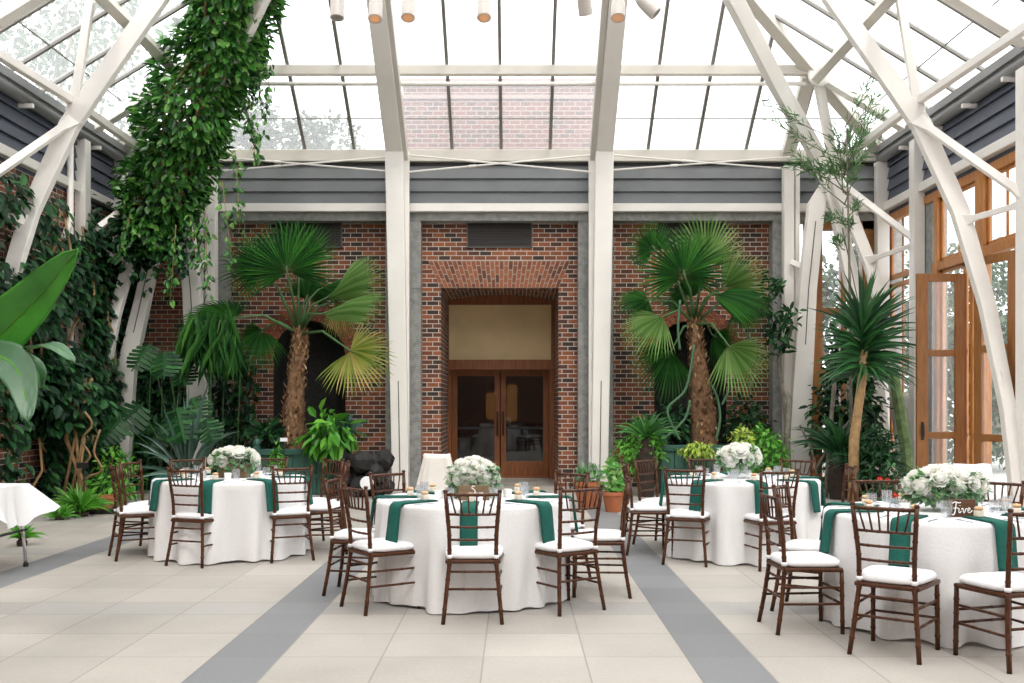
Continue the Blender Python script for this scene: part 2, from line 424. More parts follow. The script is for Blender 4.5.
# portal reveal
YD = 20.2
mb = MB()
mb.box(PX0 - .2, PX0, YW + .28, YD + .3, 0, PZ); mb.box(PX1, PX1 + .2, YW + .28, YD + .3, 0, PZ)
struct(mb.build('wall_portal', M_brick_y))
mb = MB()                       # shallow arched soffit of soldier bricks
pts = []
for i in range(13):
    f = i / 12; x = PX0 + (PX1 - PX0) * f; pts.append((x, PZ + .10 * math.sin(PI * f)))
for (xa, za), (xb, zb) in zip(pts[:-1], pts[1:]):
    mb.add([(xa, YW, za - .02), (xb, YW, zb - .02), (xb, YD + .2, zb - .02), (xa, YD + .2, za - .02)], [(0, 1, 2, 3)])
mb.box(PX0 - .2, PX1 + .2, YW + .1, YD + .3, PZ + .12, PZ + .3)
struct(mb.build('ceiling_portal', M_bricksoff))
# transom, beam, door frame
dx0, dx1 = P(447, 0, YD).x - .02, P(554, 0, YD).x
zt0, zt1 = P(0, 360, YD).z, P(0, 306, YD).z
mb = MB(); mb.box(PX0, PX1, YD + .04, YD + .1, zt0, zt1 + .3)
struct(mb.build('trim_1', M_panel))
mb = MB()
mb.box(PX0, dx0 + .06, YD - .08, YD + .1, 0, zt1 + .06); mb.box(dx1 - .06, PX1, YD - .08, YD + .1, 0, zt1 + .06)
mb.box(PX0, PX1, YD - .08, YD + .1, zt1 + .02, zt1 + .35)
mb.box(PX0, PX1, YD - .16, YD + .1, zt0 - .2, zt0)
struct(mb.build('trim_2', M_wooddark, bevel=.008))
mb = MB()
mb.box(dx0, dx1, YD + .35, YD + .45, 2.2, zt0 - .1); mb.box(dx0, dx0 + .1, YD + .1, YD + .45, 0, 2.3); mb.box(dx1 - .1, dx1, YD + .1, YD + .45, 0, 2.3)
mb.box(dx0, dx1, YD + .3, YD + .5, 0, .03)
struct(mb.build('trim_3', M_wooddark))
# two glazed doors
def glazed_leaf(name, w, h, th, rows, mat, pane, stile=.12, bottom=.25, loc=(0, 0, 0), rz=0, kind=True, cols_=1, top=.12):
    o = MB()
    o.box(0, stile, 0, th, 0, h); o.box(w - stile, w, 0, th, 0, h); o.box(stile, w - stile, 0, th, h - top, h); o.box(stile, w - stile, 0, th, 0, bottom)
    zs = []
    for r in rows: o.box(stile, w - stile, 0, th, r - .05, r + .05)
    for c in range(1, cols_):
        xx = stile + (w - 2 * stile) * c / cols_
        o.box(xx - .025, xx + .025, .005, th - .005, bottom, h - top)
    f = o.build(name, mat, bevel=.006); f.location = loc; f.rotation_euler = (0, 0, rz)
    g = MB(); g.box(stile - .01, w - stile + .01, th / 2 - .006, th / 2 + .006, bottom - .01, h - top + .01)
    g.build('pane', pane, f)
    if kind: struct(f)
    return f
wd = (dx1 - dx0 - .2) / 2; YDD = YD + .36
d1 = glazed_leaf('door_1', wd - .01, 2.2, .05, [], M_wooddark, M_doorglass, .11, .32, (dx0 + .1, YDD, .02))
d2 = glazed_leaf('door_2', wd - .01, 2.2, .05, [], M_wooddark, M_doorglass, .11, .32, (dx0 + .1 + wd + .01, YDD, .02))
for d, x in ((d1, wd - .06), (d2, .05)):
    h = MB(); h.tube([(x, -.06, .85), (x, -.06, 1.35)], .015); h.tube([(x, 0, .9), (x, -.06, .9)], .01); h.tube([(x, 0, 1.3), (x, -.06, 1.3)], .01)
    h.build('door_handle', M_black, d, smooth=True)
for d in (d1, d2):
    h = MB(); h.box(.11, wd - .12, -.03, 0, .98, 1.03); h.build('push_bar', M_black, d)
# room behind the doors
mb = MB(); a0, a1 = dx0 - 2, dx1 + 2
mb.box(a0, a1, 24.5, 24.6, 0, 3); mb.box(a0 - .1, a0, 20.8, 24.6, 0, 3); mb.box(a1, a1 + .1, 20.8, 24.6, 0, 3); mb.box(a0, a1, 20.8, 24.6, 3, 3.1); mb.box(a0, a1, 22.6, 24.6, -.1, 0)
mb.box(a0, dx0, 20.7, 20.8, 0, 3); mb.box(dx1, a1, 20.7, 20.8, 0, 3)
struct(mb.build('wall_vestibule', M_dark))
for k, (px, z0, z1) in enumerate(((512, 1.1, 2.0), (491, 1.15, 1.8))):
    c = P(px, 0, 24.2).x
    r = empty('wall_lamp', (c, 24.42, z0))
    s = MB(); s.lathe([(.09, 0), (.13, .08), (.13, z1 - z0 - .05), (.09, z1 - z0)], 16); s.build('lamp_shade', M_glow, r, smooth='auto')
    s = MB(); s.box(-.05, .05, .0, .1, .2, .4); s.build('bracket', M_black, r)
    tag(r, ['warm glowing wall lamp seen through the right glass door', 'small warm glowing wall lamp seen through the left glass door'][k], 'lamp')
# stone pilasters, headers, beams
mb = MB()
pil = [(P(206, 0, YB).x, BAYS[0][0]), (BAYS[0][1], BAYS[1][0]), (BAYS[1][1], BAYS[2][0]), (BAYS[2][1], P(790, 0, YB).x)]
for a, c in pil:
    z = 0
    while z < ZH:
        mb.box(a, c, YB - .05, YW + .15, z + .006, min(z + 1.2, ZH) - .006); z += 1.2
    mb.box(a + .01, c - .01, YB - .04, YW + .1, 0, ZH)
mb.box(XL, XR, YB - .05, YW + .15, ZH, P(0, 212, YB).z)
struct(mb.build('trim_4', M_stone))
zb0, zb1 = P(0, 213, YB).z, P(0, 205, YB).z
mb = MB(); mb.box(XL, XR, YB - .16, YB + .1, zb0, zb1); struct(mb.build('trim_5', M_white, bevel=.01))
mb = MB(); n = 4; zt_ = P(0, 166, YB).z
for k in range(3):
    n = 3; a = zb1 + (zt_ - zb1) * k / n; c = zb1 + (zt_ - zb1) * (k + 1) / n
    mb.prism([(XL, YB - .06, a), (XL, YB - .02, c - .01), (XL, YB - .0, c - .01), (XL, YB + .1, c - .01), (XL, YB + .1, a)], (XR - XL, 0, 0))
mb.box(XL, XR, YB + .02, YB + .15, zb1, zt_ + .1)
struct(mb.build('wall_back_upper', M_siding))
mb = MB(); mb.box(XL, XR, YB - .02, YB + .2, zt_ - .02, zt_ + .1); struct(mb.build('trim_6', M_black))
mb = MB(); mb.box(XL, XR, YB - .12, YB + .15, zt_ + .06, P(0, 151, YB).z); struct(mb.build('trim_7', M_cream, bevel=.01))
# wall vents above the bays
for i in range(3):
    cx = (BAYS[i][0] + BAYS[i][1]) / 2
    v = empty('wall_vent', (cx, YW, P(0, 246, YB).z))
    w, h = .60, .47
    b_ = MB(); b_.box(-w, w, -.01, .0, 0, h); b_.build('backing', M_black, v)
    b_ = MB()
    b_.box(-w, w, -.03, 0, 0, .02); b_.box(-w, w, -.03, 0, h - .02, h); b_.box(-w, -w + .02, -.03, 0, 0, h); b_.box(w - .02, w, -.03, 0, 0, h)
    b_.build('frame', M_slot, v)
    b_ = MB()
    for k in range(24): b_.box(-w + .05 * k + .02, -w + .05 * k + .028, -.025, -.012, 0, h)
    for k in range(9): b_.box(-w, w, -.025, -.012, .05 * k + .03, .05 * k + .038)
    b_.build('grille', simple('brown grille', (.05, .035, .028), .6), v)
    tag(v, ['dark square-mesh vent high in the brick above the left palm', 'dark square-mesh vent in the brick above the doorway arch', 'dark square-mesh vent behind the fronds of the right palm'][i], 'vent', 'vents above the brick bays')
# brick tower seen through the glass
mb = MB(); mb.box(P(403, 0, 19.6).x, P(597, 0, 19.6).x, 19.6, 23, 5.4, P(0, 83, 19.6).z)
t = mb.build('wall_tower', M_brickpale); struct(t)
mb = MB(); zz = P(0, 83, 19.6).z; mb.box(P(403, 0, 19.6).x - .02, P(597, 0, 19.6).x + .02, 19.56, 23, zz - .32, zz - .24); mb.box(P(403, 0, 19.6).x - .04, P(597, 0, 19.6).x + .04, 19.52, 23, zz - .02, zz + .06)
mb.build('coping', simple('weathered coping', (.3, .22, .2), .9), t)
# --- side walls
def side_wall(sgn, X):
    # upper siding, white beam
    y0, y1 = -5.0, YB
    zs0 = zb1
    mb = MB()
    for k in range(4):
        a = zs0 + (5.95 - zs0) * k / 4; c = zs0 + (5.95 - zs0) * (k + 1) / 4
        mb.prism([(X - sgn * .06, y0, a), (X - sgn * .02, y0, c - .01), (X + sgn * .1, y0, c - .01), (X + sgn * .1, y0, a)], (0, y1 - y0, 0))
    mb.box(min(X, X + sgn * .2), max(X, X + sgn * .2), y0, y1, zs0, 6.1)
    mb.box(min(X, X + sgn * .2), max(X, X + sgn * .2), y0, y1, 4.86, zb0)
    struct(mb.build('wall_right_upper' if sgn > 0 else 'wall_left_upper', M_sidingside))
    mb = MB(); mb.box(min(X - sgn * .12, X + sgn * .1), max(X - sgn * .12, X + sgn * .1), y0, y1, zb0, zb1)
    struct(mb.build('trim_8' if sgn > 0 else 'trim_9', M_white, bevel=.01))
    mb = MB()                   # gutter and pipe below the eave
    mb.tube([(X - sgn * .12, y0, 5.93), (X - sgn * .12, y1, 5.93)], .10, 12)
    mb.box(min(X - sgn * .25, X), max(X - sgn * .25, X), y0, y1, 6.0, 6.12)
    g = mb.build('eave_gutter', M_gutter, smooth='auto')
    y = y0 + .6
    while y < y1:
        mb = MB(); mb.box(min(X - sgn * .26, X), max(X - sgn * .26, X), y, y + .05, 5.78, 5.84); mb.build('bracket', M_white, g); y += 1.17
    tag(g, 'grey gutter running under the %s glass eave' % ('right' if sgn > 0 else 'left'), 'gutter')
    for yy in (16.35, 12.85, 9.35, 5.85):
        p = MB(); p.box(X - .09 - sgn * .1, X + .09 - sgn * .1, yy - .11, yy + .11, 0, 5.85)
        o = p.build('wall_post', M_white, bevel=.008)
        if yy > 12:
            tag(o, 'white steel wall post %s on the %s side wall' % ({16.35: 'nearest the back corner', 12.85: 'second from the back corner'}[yy], 'right' if sgn > 0 else 'left'), 'post')
        else:
            tag(o, 'white steel wall post on the %s side wall near the viewer, %s' % ('right' if sgn > 0 else 'left', 'third from the back' if yy > 8 else 'fourth from the back'), 'post')
side_wall(1, XR); side_wall(-1, XL)
for k, (x, y) in enumerate(((XL + .12, YB - .14), (XR - .12, YB - .14))):
    p = MB(); p.box(x - .11, x + .11, y - .09, y + .09, 0, 5.85); o = p.build('corner_post', M_white, bevel=.008)
    tag(o, 'white steel post in the back %s corner of the hall' % ('left', 'right')[k], 'post')
mb = MB(); mb.tube([(XL + .12, 15.85, 5.8), (XL + .12, 15.85, 2.0)], .05, 10); mb.tube([(XL + .12, 15.85, 4.4), (XL + .12, 15.6, 4.1)], .05, 10)
tag(mb.build('drainpipe', M_white, smooth=True), 'white drainpipe beside the left wall post above the ivy', 'pipe')
mb = MB(); mb.box(XL, XL + .02, -5, YB, 0, 4.9); mb.box(XL - .3, XL, -5, YB, 0, 4.9)
struct(mb.build('wall_left', M_brick_y))
# --- right wall: stone strips, oak windows
mb = MB()
for a, c in ((16.0, 16.75), (12.5, 12.98), (9.1, 9.6), (5.6, 6.1), (17.85, 18.2), (-5, 2.4)): mb.box(XR, XR + .25, a, c, 0, 4.9)
struct(mb.build('wall_right', M_stone))
def side_window(name, ya, yb, z0, z1, rows, cols_, frame=.09):
    """framed light in the right wall"""
    o = MB(); X0, X1 = XR + .02, XR + .07
    o.box(X0, X1, ya, ya + frame, z0, z1); o.box(X0, X1, yb - frame, yb, z0, z1); o.box(X0, X1, ya, yb, z0, z0 + frame); o.box(X0, X1, ya, yb, z1 - frame, z1)
    for r in rows: o.box(X0 + .01, X1 - .01, ya, yb, r - .04, r + .04)
    for c in range(1, cols_):
        y = ya + (yb - ya) * c / cols_; o.box(X0 + .01, X1 - .01, y - .025, y + .025, z0, z1)
    f = struct(o.build(name, M_wood, bevel=.008))
    g = MB(); g.box(X0 + .02, X0 + .028, ya + .04, yb - .04, z0 + .04, z1 - .04); g.build('pane', M_pane, f)
    return f
wi = 1
for (ya, yb, z0, z1, rows, c) in (
    (16.75, 17.85, 3.73, 4.86, [], 2), (16.75, 17.85, .1, 3.66, [2.3, 1.05], 2),
    (14.45, 15.75, 3.73, 4.8, [], 2), (13.05, 14.2, 3.73, 4.8, [], 2),
    (14.85, 15.75, .05, 3.66, [2.3, 1.05], 1), (14.25, 14.72, .05, 3.66, [2.3, 1.05], 1),
    (9.6, 12.45, 3.73, 4.8, [], 5), (9.6, 12.45, .05, 3.66, [2.3, 1.05], 4), (6.1, 9.1, .05, 4.8, [3.7, 2.3, 1.05], 4), (2.4, 5.6, .05, 4.8, [3.7, 2.3, 1.05], 4)):
    side_window('window_%d' % wi, ya, yb, z0, z1, rows, c); wi += 1
mb = MB()
mb.box(XR - .03, XR + .09, 12.98, 18, 4.76, 4.9); mb.box(XR - .03, XR + .09, 12.98, 15.95, 3.62, 3.76)
for y in (15.72, 14.17, 12.98): mb.box(XR - .04, XR + .09, y, y + .26 if y == 14.17 else y + .14, 0, 4.8)
mb.box(XR - .02, XR + .2, 9.6, 12.5, 4.76, 4.9); mb.box(XR - .02, XR + .2, 6.1, 9.1, 4.76, 4.9)
struct(mb.build('trim_10', M_wood, bevel=.01))
# open leaves
h_ = 3.42
L1 = glazed_leaf('door_3', .74, h_, .055, [2.24, 1.02], M_woodleaf, M_pane, .17, .2, (XR - .74, 14.76, .03), 0)
L2 = glazed_leaf('door_4', .80, h_ + .1, .055, [2.24, 1.02], M_woodleaf, M_pane, .15, .2, (XR - .06, 13.12, .03), R_(104))
h = MB(); h.tube([(.08, -.05, 1.0), (.08, -.05, 1.18)], .012); h.box(.06, .1, -.01, 0, .95, 1.22); h.build('door_handle', M_black, L1)
# oak window in the back wall's right corner
bx0, bx1 = P(806, 0, YB).x, XR
o = MB(); zt2 = P(0, 214, YB).z
o.box(bx0, bx0 + .30, YB, YB + .2, 0, zt2); o.box(bx1 - .42, bx1, YB, YB + .2, 0, zt2); o.box(bx0, bx1, YB, YB + .2, zt2 - .28, zt2)
for r in (3.2, 2.1, 1.0): o.box(bx0, bx1, YB + .03, YB + .17, r - .06, r + .06)
xm = (bx0 + bx1) / 2 - .03; o.box(xm - .05, xm + .05, YB + .03, YB + .17, 0, zt2); o.box(bx0, bx1, YB, YB + .2, 0, .2)
f = struct(o.build('window_%d' % wi, M_woodleaf, bevel=.008)); wi += 1
g = MB(); g.box(bx0 + .2, bx1 - .3, YB + .08, YB + .09, .1, zt2 - .1); g.build('pane', M_pane, f)
mb = MB(); mb.box(XL - .3, XR + .3, -5.3, -5, 0, 6.1); mb.add([(XL, -5.05, 6.1), (XR, -5.05, 6.1), ((XL + XR) / 2, -5.05, 10.35)], [(0, 1, 2)])
struct(mb.build('wall_front', M_brick))
# ------------------------------------------------------------ glass roof
HW = 6.95; TS = .61; TB = .74; ZG = ZE
XM = (XL + XR) / 2
def zs(x): return ZG + TS * (HW - abs(x - XM))
yR = YB + .05 - TS * HW / TB       # where the hip lines meet the ridge
ridge = (XM, yR, ZG + TS * HW)
mb = MB()
mb.add([(XL, YB + .05, ZG), (XR, YB + .05, ZG), ridge], [(0, 1, 2)])
mb.add([(XL, YB + .05, ZG), ridge, (XM, -5, ridge[2]), (XL, -5, ZG)], [(0, 1, 2, 3)])
mb.add([(XR, YB + .05, ZG), (XR, -5, ZG), (XM, -5, ridge[2]), ridge], [(0, 1, 2, 3)])
roof = struct(mb.build('ceiling', M_roof))
nb = Vector((0, -TB, -1)).normalized(); 
mb = MB()                           # glazing bars
k = -7
while k <= 7:
    x = XM + .885 * k
    L = HW - abs(x - XM)
    if L > .2: mb.bar([(x, YB + .03, ZG + .0), (x, YB + .03 - L * TS / TB, ZG + TS * L)], .055, .07, (0, TB, 1))
    k += 1
mb.build('back_glazing_bars', M_mull, roof)
mb = MB()
for sgn in (-1, 1):
    y = YB - .35
    while y > -5:
        # bar at constant y from the eave up to the hip or ridge
        L = HW if y <= yR else (YB + .05 - y) * TB / TS
        xe = XM + sgn * HW
        mb.bar([(xe, y, ZG), (xe - sgn * L, y, ZG + TS * L)], .055, .07, (sgn * TS, 0, 1))
        y -= .93
mb.build('side_glazing_bars', M_mull, roof)
mb = MB()                           # thin joints across the glass
for u in (.42, 1.9, 2.6):
    z = ZG + u; y = YB + .05 - u / TB; dx = HW - u / TS
    mb.tube([(XM - dx, y, z), (XM + dx, y, z)], .012, 5)
    for sgn in (-1, 1): mb.tube([(XM + sgn * dx, y, z), (XM + sgn * dx, -5, z)], .012, 5)
mb.build('glazing_joints', M_mull, roof)
# purlin ring with its lower tube
u = 1.02; yn = YB + .05 - u / TB; zn = ZG + u - .12; dxn = HW - u / TS
NODE = Vector((XM + dxn, yn - .12, zn - .05)); NODEL = Vector((XM - dxn, yn - .12, zn - .05))
mb = MB(); mb.bar([NODEL + Vector((0, 0, .10)), NODE + Vector((0, 0, .10))], .16, .12, (0, 1, 0)); mb.build('purlin', M_cream, roof, bevel=.01)
mb = MB(); mb.tube([NODEL - Vector((0, 0, .12)), NODE - Vector((0, 0, .12))], .035, 8); mb.build('tie_tube', M_white, roof, smooth=True)
for n_, sgn in ((NODE, 1), (NODEL, -1)):
    mb = MB(); mb.bar([n_, (n_.x, -5, n_.z)], .14, .30, (sgn * TS, 0, 1)); mb.build('purlin', M_cream, roof, bevel=.01)
# hip beams and rafters
for sgn in (-1, 1):
    c = Vector((XM + sgn * HW, YB + .0, ZG - .12)); r_ = Vector(ridge) + Vector((0, 0, -.14))
    mb = MB(); mb.bar([c, r_], .2, .18, (sgn * TS, TB, 2)); mb.build('hip_beam', M_cream, roof, bevel=.01)
    n_ = NODE if sgn > 0 else NODEL
    for y in (16.55, 12.6, 8.6, 4.6, .6, -3.4):
        L = HW if y <= yR else (YB - y) * TB / TS
        mb = MB(); mb.bar([(XM + sgn * HW, y, ZG - .12), (XM + sgn * (HW - L), y, ZG + TS * L - .12)], .2, .16, (sgn * TS, 0, 1)); mb.build('rafter', M_white, roof, bevel=.01)
    mb = MB(); mb.bar([(n_.x - sgn * .12, YB - .05, ZG - .12), (n_.x - sgn * .12, yn, zn)], .22, .16, (0, TB, 1)); mb.build('rafter', M_cream, roof, bevel=.01)
mb = MB()
for sgn in (-1, 1): mb.bar([(XM + sgn * (HW - .12), -5, ZG - .05), (XM + sgn * (HW - .12), YB, ZG - .05)], .14, .2, (0, 0, 1))
mb.build('eave_rail', M_white, roof)
# ------------------------------------------------------------ steel frames
def frame_label(o, l, cat='column'): tag(o, l, cat)
# four-metre arch columns either side of the doorway: column + rafter leaning over the hall
for k, (xb, xt) in enumerate(((401, 395), (599, 604))):
    e = empty('arch_column', (P(xb, 0, 17.6).x, 17.6, 0))
    ex, ey = e.location.x, e.location.y
    b0 = P(xb, 0, 17.6)
    xtt = P(xt, 0, 17.6).x
    mb = MB(); mb.bar([(ex, 17.6, 0), (xtt, 17.55, 5.95)], [.29, .32], [.22, .24], (0, 1, 0), M=Matrix.Translation((-ex, -ey, 0)))
    mb.build('post', M_white, e, bevel=.012)
    Lr = 5.2
    dy, dz = -Lr / math.hypot(1, TB), Lr * TB / math.hypot(1, TB)
    mb = MB(); mb.bar([(xtt, 17.66, 5.93), (xtt, 17.66 + dy, 5.93 + dz)], [.30, .27], [.26, .26], (0, TB, 1), M=Matrix.Translation((-ex, -ey, 0)))
    mb.build('rafter', M_white, e, bevel=.012)
    s = 1 if k == 0 else -1
    mb = MB(); xc = P(405.5 if k == 0 else 592.5, 0, 17.7).x - ex; mb.box(xc - .07, xc + .07, .03, .15, 0, 6.0); mb.build('side_post', M_white, e, bevel=.008)
    mb = MB(); mb.bar([(xc, .1, 5.9), (xc, .1 + dy, 5.9 + dz)], .10, .2, (0, TB, 1)); mb.build('side_rafter', M_cream, e, bevel=.008)
    for z0_, z1_ in ((.3, 2.4), (2.7, 4.6)):
        mb = MB(); xs = (xtt - ex) * (z0_ + z1_) / 2 / 5.95; mb.bar([((xtt - ex) * z0_ / 5.95, -.118, z0_), ((xtt - ex) * z1_ / 5.95, -.125, z1_)], .018, .012, (0, 1, 0)); mb.build('slot', M_slot, e)
    frame_label(e, 'white steel column with sloping rafter on the %s side of the brick doorway' % ('left' if k == 0 else 'right'))
def hang(name, label, cat, parts, base):
    e = empty(name, base); M = Matrix.Translation(-Vector(base))
    for nm, fn, mat in parts:
        mb = MB(); fn(mb); mb.v = [tuple(M @ Vector(v)) for v in mb.v]
        mb.build(nm, mat, e, bevel=.01)
    tag(e, label, cat); return e
def G(v, s): return Vector(v) if s > 0 else mir(v)
for s in (1, -1):
    side = 'right' if s > 0 else 'left'
    A = P(836, 172, 17.4)
    legA1 = [G(P(*q), s) for q in ((829, 176, 17.4), (816, 205, 17.4), (807, 290, 17.4), (801, 400, 17.4), (797, 490, 17.4))]
    legA1[-1].z = 0
    A2u = [G(P(*q), s) for q in ((722, -22, 14.4), (734, 0, 14.6), (776, 82, 15.9), (818, 156, 17.2), (830, 186, 17.3))]
    A2d = [G(P(*q), s) for q in ((826, 176, 17.32), (837, 212, 17.32), (855, 296, 17.32), (872, 370, 17.32), (883, 486, 17.32))]
    A2d[-1].z = 0
    A3 = [G(P(*q), s) for q in ((837, 170, 17.2), (842, 196, 17.15), (857, 232, 17.1), (870, 265, 17.0), (883, 315, 16.9), (893, 370, 16.85), (900, 430, 16.8), (905, 492, 16.8))]
    A3[-1].z = 0
    st1 = [G(P(834, 178, 17.25), s), G(P(919, 243, 16.35), s)]
    st2 = [G(P(866, 261, 17.0), s), G(P(919, 243, 16.35), s)]
    an, ap = G(A, s), G(NODE, 1) if s > 0 else NODEL
    def plate(mb, s=s):
        # web plate between the bowed leg and the wall post with a scooped top
        pts = [P(894, 372, 16.85), P(899, 388, 16.8), P(905, 396, 16.8), P(912, 392, 16.75), P(915, 378, 16.7), P(921, 378, 16.5)]
        pts = [G(p, s) for p in pts]
        lo1 = G(P(921, 400, 16.5), s); lo1.z = 0; lo0 = G(P(906, 400, 16.8), s); lo0.z = 0
        mb.prism(pts + [lo1, lo0], (0, .06, 0))
    def slot_of(L):
        q = [L[1].lerp(L[2], .2), L[2], L[2].lerp(L[3], .5)]
        return lambda mb: mb.bar([p + Vector((0, -.092, 0)) for p in q], .018, .012, (0, 1, 0))
    nod = ap
    def yb(mb, s=s):
        c = G(P(778, 252, 17.6), s)
        pp = [G(P(795, 215, 17.5), s), G(P(793, 240, 17.5), s), G(P(800, 262, 17.45), s)]
        mb.bar([G(P(791, 262, 17.6), s), G(P(815, 272, 17.4), s)], .10, .06, (0, 1, 0))
    hang('leaning_truss', 'white bowed steel frame of three legs in the back %s corner' % side, 'steel frame', [
        ('leg', lambda mb: mb.bar(legA1, [.10, .28, .30, .34, .38], .18, (0, 1, 0)), M_white),
        ('leg', lambda mb: mb.bar(A2d, [.22, .22, .25, .32, .40], .18, (0, 1, 0)), M_white),
        ('leg', lambda mb: mb.bar(A3, [.30, .26, .20, .20, .18, .18, .18, .18], .13, (0, 1, 0)), M_white),
        ('rafter', lambda mb: mb.bar(A2u, [.24, .24, .24, .24, .22], .18, (0, 1, 0)), M_white),
        ('brace', lambda mb: mb.bar([st1[0], st1[0].lerp(st1[1], .15), st1[0].lerp(st1[1], .9), st1[1]], [.20, .11, .10, .16], .08, (0, 1, 0)), M_white),
        ('brace', lambda mb: mb.bar([st2[0], st2[0].lerp(st2[1], .25), st2[0].lerp(st2[1], .8), st2[1]], [.18, .08, .08, .16], .08, (0, 1, 0)), M_white),
        ('web_plate', plate, M_white), ('slot', slot_of(legA1), M_slot), ('slot', slot_of(A2d), M_slot), ('short_brace', yb, M_white),
        ('node_strut', lambda mb: mb.bar([an + Vector((0, 0, -.1)), nod], .15, .12, (0, 1, 0)), M_white),
        ('node_plate', lambda mb: mb.lathe([(.16, -.03), (.2, 0), (.16, .03)], 14, M=Matrix.Translation(nod + Vector((0, -.1, 0))) @ Matrix.Rotation(PI / 2, 4, 'X')), M_white),
    ], (legA1[-1].x, legA1[-1].y, 0))
    # front arch rib
    B = [P(1020, 560, 12.8), P(1017, 490, 12.85), P(1008, 410, 13.0), P(987, 305, 13.3), P(960, 212, 13.6), P(921, 125, 13.8), P(877, 62, 13.8), P(833, 0, 13.8), P(805, -40, 13.8)]
    B[0].z = 0
    B = [G(p, s) for p in B]
    b1 = [G(P(914, 118, 13.8), s), G(P(1026, 197, 12.85), s)]
    b2 = [G(P(960, 222, 13.6), s), G(P(1026, 203, 12.85), s)]
    v1 = [G(P(918, 112, 13.8), s), G(P(898, -12, 13.6), s)]
    def plate2(mb, s=s):
        pts = [P(1002, 370, 13.0), P(1006, 392, 13.0), P(1013, 405, 12.95), P(1022, 404, 12.9), P(1028, 380, 12.85)]
        pts = [G(p, s) for p in pts]; a = G(P(1030, 400, 12.85), s); a.z = 0; c = G(P(1015, 400, 12.9), s); c.z = 0
        mb.prism(pts + [a, c], (0, .06, 0))
    hang('arch_rib', 'white curved steel rib rising over the %s side of the hall' % side, 'steel rib', [
        ('rib', lambda mb: mb.bar(B, [.17, .17, .18, .20, .23, .26, .24, .23, .23], .13, (0, 1, 0)), M_white),
        ('brace', lambda mb: mb.bar([b1[0], b1[0].lerp(b1[1], .15), b1[0].lerp(b1[1], .9), b1[1]], [.24, .11, .11, .18], .08, (0, 1, 0)), M_white),
        ('brace', lambda mb: mb.bar([b2[0], b2[0].lerp(b2[1], .25), b2[0].lerp(b2[1], .8), b2[1]], [.22, .08, .08, .18], .08, (0, 1, 0)), M_white),
        ('strut', lambda mb: mb.bar([v1[0], v1[0].lerp(v1[1], .25), v1[1]], [.2, .12, .11], .08, (0, 1, 0)), M_white),
        ('web_plate', plate2, M_white),
    ], (B[0].x, B[0].y, 0))
    # eave tie between the frames
    C0, C1 = G(P(836, 165, 17.4), s), G(P(914, 104, 13.98), s)
    C2 = Vector((C1.x + s * .2, 9.9, C1.z + .02))
    mb = MB(); mb.bar([C0, C1, C2], .10, .11, (0, 0, 1))
    tag(mb.build('eave_tie', M_white, bevel=.01), 'white steel tie linking the arch frames below the %s eave' % side, 'steel tie')
    # second post by the bay
    xx = P(788, 0, 17.75).x if s > 0 else mir(P(788, 0, 17.75)).x
    mb = MB(); mb.box(xx - .09, xx + .09, 17.66, 17.84, 0, 5.75); mb.box(xx + s * .12, xx + s * .2, 17.7, 17.8, 0, 5.75)
    tag(mb.build('bay_post', M_white, bevel=.008), 'white vertical post at the outer edge of the %s palm bay' % side, 'post')
# crossed tie rods under the back eave
rods = [((219, 171), (386, 157), 'falling left', 'left'), ((219, 157), (386, 171), 'falling right', 'left'), ((408, 155), (592, 172), 'falling right', 'centre'), ((408, 172), (592, 155), 'falling left', 'centre'),
        ((612, 155), (826, 172), 'falling right', 'right'), ((612, 170), (790, 157), 'falling left', 'right')]
for a, c, d, w in rods:
    mb = MB(); pa, pc = P(a[0], a[1], 17.55), P(c[0], c[1], 17.55)
    mb.tube([pa, pc], .016, 6); m_ = pa.lerp(pc, .33); m2 = pa.lerp(pc, .37); mb.tube([m_, m2], .024, 8)
    tag(mb.build('tie_rod', M_white, smooth='auto'), 'thin white tie rod %s under the %s part of the back eave' % (d, w), 'rod')
# ------------------------------------------------------------ spotlights on their rail
YS = 8.6
zr = 5.32
rail = MB(); rail.tube([(-2.0, YS, zr), (1.8, YS, zr)], .03, 8)
r = rail.build('lighting_rail', M_white, smooth=True)
for x in (-1.9, 1.7):
    q = MB(); q.tube([(x, YS, zr), (x, YS, 9.2)], .008, 5); q.build('hanger', M_mull, r)
tag(r, 'white rail above the tables from which the spotlights hang', 'rail')
LAB = ['unlit white spotlight hanging leftmost of the row', 'lit white spotlight second from the left', 'lit white spotlight third from the left', 'lit white spotlight hanging alone before the middle panes',
       'white spotlight turned aside, third from the right', 'lit white spotlight second from the right', 'white spotlight tilted outward, rightmost of the row']
for k, (px, py, tx, ty, lit) in enumerate(((337, 18, 0, .15, 0), (375, 19, .0, .35, 1), (408, 18, 0, .35, 1), (484, 18, 0, .35, 1), (586, 15, -.2, -.5, 0), (618, 18, .05, .35, 1), (656, 14, -.75, .1, 0))):
    c = P(px, py, YS); e = empty('spotlight', (c.x, YS, zr))
    M = Matrix.Translation((0, 0, c.z - zr)) @ Euler((-ty, tx, 0)).to_matrix().to_4x4()
    b_ = MB(); b_.lathe([(.048, 0), (.062, .0), (.060, .16), (.045, .22), (.02, .25)], 20, M=M); b_.lathe([(.048, 0), (.045, .03), (.0, .03)], 20, M=M); b_.build('housing', M_can, e, smooth='auto')
    b_ = MB(); b_.lathe([(.0, .012), (.043, .012), (.043, .02)], 16, M=M); b_.build('lamp' , M_bulb if lit else M_black, e)
    tp = M @ Vector((0, 0, .24)); b_ = MB(); b_.tube([tp, (tp.x * .5, tp.y * .5, tp.z * .5), (0, 0, 0)], .012, 6); b_.build('yoke', M_can, e)
    tag(e, LAB[k], 'spotlight', 'spotlights on the rail')
